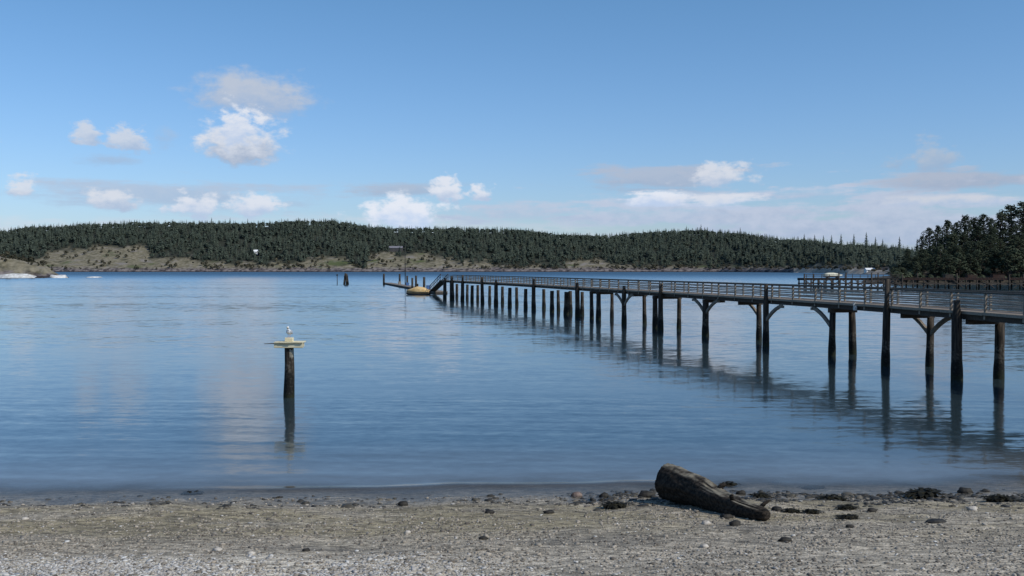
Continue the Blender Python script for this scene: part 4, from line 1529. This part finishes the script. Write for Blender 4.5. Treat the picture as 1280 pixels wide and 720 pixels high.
for i, (px, w_, h_, mt, lb, nm, ct_) in enumerate([(1215, 2.4, .9, RB, 'low rust red crate on the old dock between two others', 'crate', 'crate'), (1186, 2.0, .8, M['beam'], 'low dark crate on the old dock below the headland trees', 'crate', 'crate'), (1248, 3.0, .9, RB, 'longer rust red crate near the right edge of the old dock', 'crate', 'crate')]):
    o = empty(nm, (gx(px, D2 + 2), D2 + 2.4, zt + .004), label=lb, cat=ct_)
    mb = MB()
    for s in (-1, 1):
        for zz in np.arange(.12, h_, .27):
            mb.box((0, s * .75, zz), (w_, .05, .22)); mb.box((s * w_ / 2, 0, zz), (.05, 1.5, .22))
    mb.build('slat_sides', mt, o)
    mb = MB(); mb.box((0, 0, h_ + .06), (w_ + .1, 1.65, .08)); mb.build('lid', mt, o)
# cream covered boat resting on the dock
boat2 = empty('covered_boat', (gx(1041, D2 + 2.2), D2 + 2.3, zt + .32), R(4), label='cream covered small boat lying on the left end of the old dock', cat='boat')
cream = simple('cream_canvas', (.62, .58, .42), (.78, .74, .58), 1.5, .9, .2)
mb = MB(); vs, fs = [], []
cs = [(-2.3, .75, .25, .5), (-1.2, .95, .25, .72), (.2, .98, .25, .74), (1.3, .72, .28, .5), (2.0, .35, .34, .24), (2.5, .04, .42, .04)]
for x_, bw, z0, dz in cs:
    for q in range(9):
        a = math.pi * q / 8
        vs.append((x_, -bw * math.cos(a), z0 + dz * math.sin(a) ** .8))
for i in range(len(cs) - 1):
    for q in range(8):
        fs.append((i * 9 + q, i * 9 + q + 1, (i + 1) * 9 + q + 1, (i + 1) * 9 + q))
fs.append(tuple(range(8, -1, -1)))
mb.add(vs, fs, True); mb.build('canvas_cover', cream, boat2)
mb = MB(); vs, fs = [], []
for x_, bw, z0, dz in cs:
    for q in range(9):
        a = math.pi * q / 8
        vs.append((x_, -bw * math.cos(a) * .98, z0 + .02 - .42 * math.sin(a) ** .7 * min(1, bw + .3)))
for i in range(len(cs) - 1):
    for q in range(8):
        fs.append((i * 9 + q, (i + 1) * 9 + q, (i + 1) * 9 + q + 1, i * 9 + q + 1))
fs.append(tuple(range(9)))
mb.add(vs, fs, True); mb.build('hull', M['whitewall'], boat2)
for x_ in (-1.4, 1.1):
    mb = MB(); mb.box((x_, 0, -.19), (.25, 1.5, .22)); mb.build('cradle_beam', M['beam'], boat2)
# small pale house on the beach beyond
house(1087, 340.5, 9, 6, 2.6, 1.6, M['whitewall'], M['whitewall'], 'small white beach house behind the old dock left of the headland', 12, .1, nwin=2)
# pale beach strip on that shore
mb = MB(); vs, fs = [], []
bx = graded(992, 1124, 4)
for px in bx:
    S = s_shore(px)
    for dd, zz in ((-6, -.3), (6, 1.6), (16, 3.2 + .5 * hnoise(px, 0, .1)), (26, 3.5)):
        Yd = S + dd - 3
        vs.append((gx(px, Yd), Yd, max(zz, land_h(px, dd) + .25) if dd > 0 else zz))
for i in range(len(bx) - 1):
    for q in range(3):
        fs.append((i * 4 + q, (i + 1) * 4 + q, (i + 1) * 4 + q + 1, i * 4 + q + 1))
mb.add(vs, fs, True)
props(mb.build('sand', simple('pale_sand', (.24, .20, .16), (.40, .35, .28), .12, .95, 0)), kind='structure')

# ------------------------------------------------------------------ world: Nishita sky with clouds by direction
SUN_AZ, SUN_EL = R(122), R(44)      # azimuth clockwise from the view direction (+Y)
world = bpy.data.worlds.new('World')
scene.world = world
world.use_nodes = True
nt = world.node_tree
T = NT(nt)
bg = nt.nodes['Background']
sky = T.n('ShaderNodeTexSky', sky_type='NISHITA')
sky.sun_disc = False
sky.sun_elevation = SUN_EL
sky.sun_rotation = SUN_AZ
sky.altitude = 0
sky.air_density = 1.0
sky.dust_density = 0.6
sky.ozone_density = 1.6
STR = 0.10
bg.inputs['Strength'].default_value = STR
tc = T.n('ShaderNodeTexCoord')
gen = tc.outputs['Generated']
sp = T.n('ShaderNodeSeparateXYZ'); T.l(gen, sp.inputs[0])
az = T.math('ARCTAN2', sp.outputs[0], sp.outputs[1])
el = T.math('ARCSINE', sp.outputs[2])
cv = T.n('ShaderNodeCombineXYZ'); T.l(az, cv.inputs[0]); T.l(T.math('MULTIPLY', el, 1.7), cv.inputs[1])
nA = T.noise(cv.outputs[0], 24, 6, .6)
nB = T.noise(T.scalev(cv.outputs[0], (.35, 1.5, 1), (3, 1, 0)), 26, 5, .6)
nC = T.noise(cv.outputs[0], 60, 4, .6)
nD = T.noise(cv.outputs[0], 95, 5, .6)
nAc = T.math('SUBTRACT', nA, .5)
nBc = T.math('SUBTRACT', nB, .5)

# cloud puffs: photo column, row, half width, half height up, half height down, edge noise, softness, opacity, brightness top, bright bottom, streaky
CL = [
    (318, 120, 82, 28, 26, .60, .70, .80, 5.9, 5.4, 0),
    (300, 184, 58, 36, 20, .75, .60, .98, 7.4, 5.0, 0),
    (301, 160, 30, 26, 22, .75, .60, .98, 7.9, 6.7, 0),
    (112, 172, 21, 19, 12, 1.0, .6, .82, 6.9, 5.6, 0),
    (154, 178, 28, 18, 10, 1.0, .6, .82, 6.9, 5.6, 0),
    (138, 201, 50, 8, 7, 1.0, 1.0, .45, 4.7, 4.6, 1),
    (213, 172, 16, 14, 14, 1.0, 1.0, .30, 5.2, 5.0, 0),
    (26, 240, 20, 15, 9, 1.1, .6, .85, 7.4, 5.8, 0),
    (138, 252, 40, 14, 9, 1.2, .6, .9, 7.4, 5.8, 0),
    (245, 260, 36, 18, 12, 1.2, .55, .92, 7.8, 6.4, 0),
    (320, 260, 42, 17, 12, 1.2, .55, .92, 7.8, 6.4, 0),
    (210, 240, 230, 16, 28, 1.5, 1.0, .70, 5.5, 5.3, 1),
    (503, 270, 54, 28, 14, 1.0, .60, .98, 8.3, 7.2, 0),
    (558, 243, 22, 19, 9, 1.0, .65, .95, 7.9, 6.2, 0),
    (602, 244, 15, 16, 8, 1.0, .65, .95, 7.9, 6.2, 0),
    (510, 239, 68, 10, 7, 1.2, .9, .75, 5.1, 4.9, 1),
    (660, 266, 100, 16, 14, 1.5, 1.0, .72, 6.0, 5.6, 1),
    (825, 226, 110, 20, 16, 1.4, .8, .85, 5.2, 4.8, 1),
    (905, 224, 48, 20, 12, 1.2, .6, .88, 7.3, 5.8, 0),
    (822, 249, 42, 11, 9, 1.1, .6, .95, 8.2, 7.0, 1),
    (905, 252, 62, 9, 8, 1.3, .7, .9, 7.5, 6.8, 1),
    (1010, 243, 70, 9, 8, 1.3, .8, .75, 6.2, 5.4, 1),
    (880, 270, 230, 30, 40, 1.7, .8, .88, 6.2, 5.5, 1),
    (1120, 278, 290, 46, 70, 2.0, .8, .90, 6.0, 5.2, 1),
    (1210, 226, 120, 14, 12, 1.4, .9, .85, 4.9, 4.6, 1),
    (1165, 198, 54, 18, 14, 1.7, .9, .6, 5.4, 4.9, 0),
    (1230, 250, 110, 8, 8, 1.4, .9, .8, 6.6, 6.2, 1),
    (640, 300, 900, 30, 60, 1.4, 1.0, .55, 7.0, 6.8, 1),
    (-220, 235, 200, 40, 30, 1.6, .8, .75, 6.6, 5.6, 1),
    (1560, 250, 260, 60, 60, 1.5, .8, .8, 6.2, 5.6, 1),
    (-500, 120, 160, 50, 40, 1.6, .6, .8, 7.2, 5.0, 0),
]
colour = None
# measured tint of the photograph's clear sky: paler and more cyan toward the horizon
skyc = T.mix(1.0, sky.outputs[0], T.mix(T.mapr(el, 0.0, .27, kind='LINEAR'), (.83, .98, 1.36), (.69, 1.02, 1.26)), 'MULTIPLY')
colour = skyc
order = [27, 22, 23, 24, 26, 17, 21, 25, 11, 16, 5, 6, 15, 0, 1, 2, 3, 4, 7, 8, 9, 10, 12, 13, 14, 18, 19, 20, 28, 29, 30]
for i in order:
    px, py, hw, hu, hd_, ne, so, op, bt, bb, st = CL[i]
    a0 = math.atan((px - 640) / F)
    e0 = math.atan((HY - py) / F * math.cos(a0))
    ah = 1.2 * hw / F * math.cos(a0) ** 2
    dx = T.math('DIVIDE', T.math('SUBTRACT', az, a0), ah)
    de = T.math('SUBTRACT', el, e0)
    dy = T.math('MAXIMUM', T.math('MULTIPLY', de, F / hu / 1.2), T.math('MULTIPLY', de, -F / hd_ / 1.2))
    d2 = T.math('SQRT', T.math('ADD', T.math('MULTIPLY', dx, dx), T.math('MULTIPLY', dy, dy)))
    nz = nBc if st else nAc
    dd = T.math('ADD', T.math('ADD', d2, T.math('MULTIPLY', nz, -2.2 * ne)), T.math('MULTIPLY', T.math('SUBTRACT', nC if hw > 30 else nD, .5), -.8 if hw > 60 else (-1.2 if hw > 30 else -1.6)))
    mask = T.mapr(dd, 1.0 + .0 * so, 1.0 - so * .95, 0.0, op)
    sh = T.math('ADD', T.math('MULTIPLY', de, F / (hu + hd_)), T.math('ADD', .45, T.math('MULTIPLY', T.math('SUBTRACT', nC, .5), 1.2)))
    sh = T.mapr(sh, 0.0, .8)
    g = (.94, .99, 1.10)
    h_ = (.73, .90, 1.20)
    if st and bt < 6.3:
        g, h_ = (.84, .96, 1.20), (.74, .92, 1.24)
    cc = T.mix(sh, tuple(bb * q for q in h_), tuple(bt * q for q in g))
    colour = T.mix(mask, colour, cc)
T.l(colour, bg.inputs['Color'])

sd = bpy.data.lights.new('sun', 'SUN')
sd.energy = 3.2
sd.angle = R(0.53)
sd.color = (1.0, .95, .87)
so = bpy.data.objects.new('sun', sd)
sdir = Vector((math.sin(SUN_AZ) * math.cos(SUN_EL), math.cos(SUN_AZ) * math.cos(SUN_EL), math.sin(SUN_EL)))
so.rotation_euler = sdir.to_track_quat('Z', 'Y').to_euler()
so.location = (60, -60, 90)
col.objects.link(so)

# ------------------------------------------------------------------ camera
cd = bpy.data.cameras.new('camera')
cd.lens = 35.0
cd.sensor_width = 36.0
cd.clip_start = 0.1
cd.clip_end = 20000
cam = bpy.data.objects.new('camera', cd)
cam.location = (0, 0, HC)
cam.rotation_euler = (R(90) - math.atan((360 - HY) / F), 0, 0)
col.objects.link(cam)
scene.camera = cam
scene.view_settings.view_transform = 'Standard'
scene.view_settings.look = 'None'
scene.view_settings.exposure = 0
scene.view_settings.gamma = 1
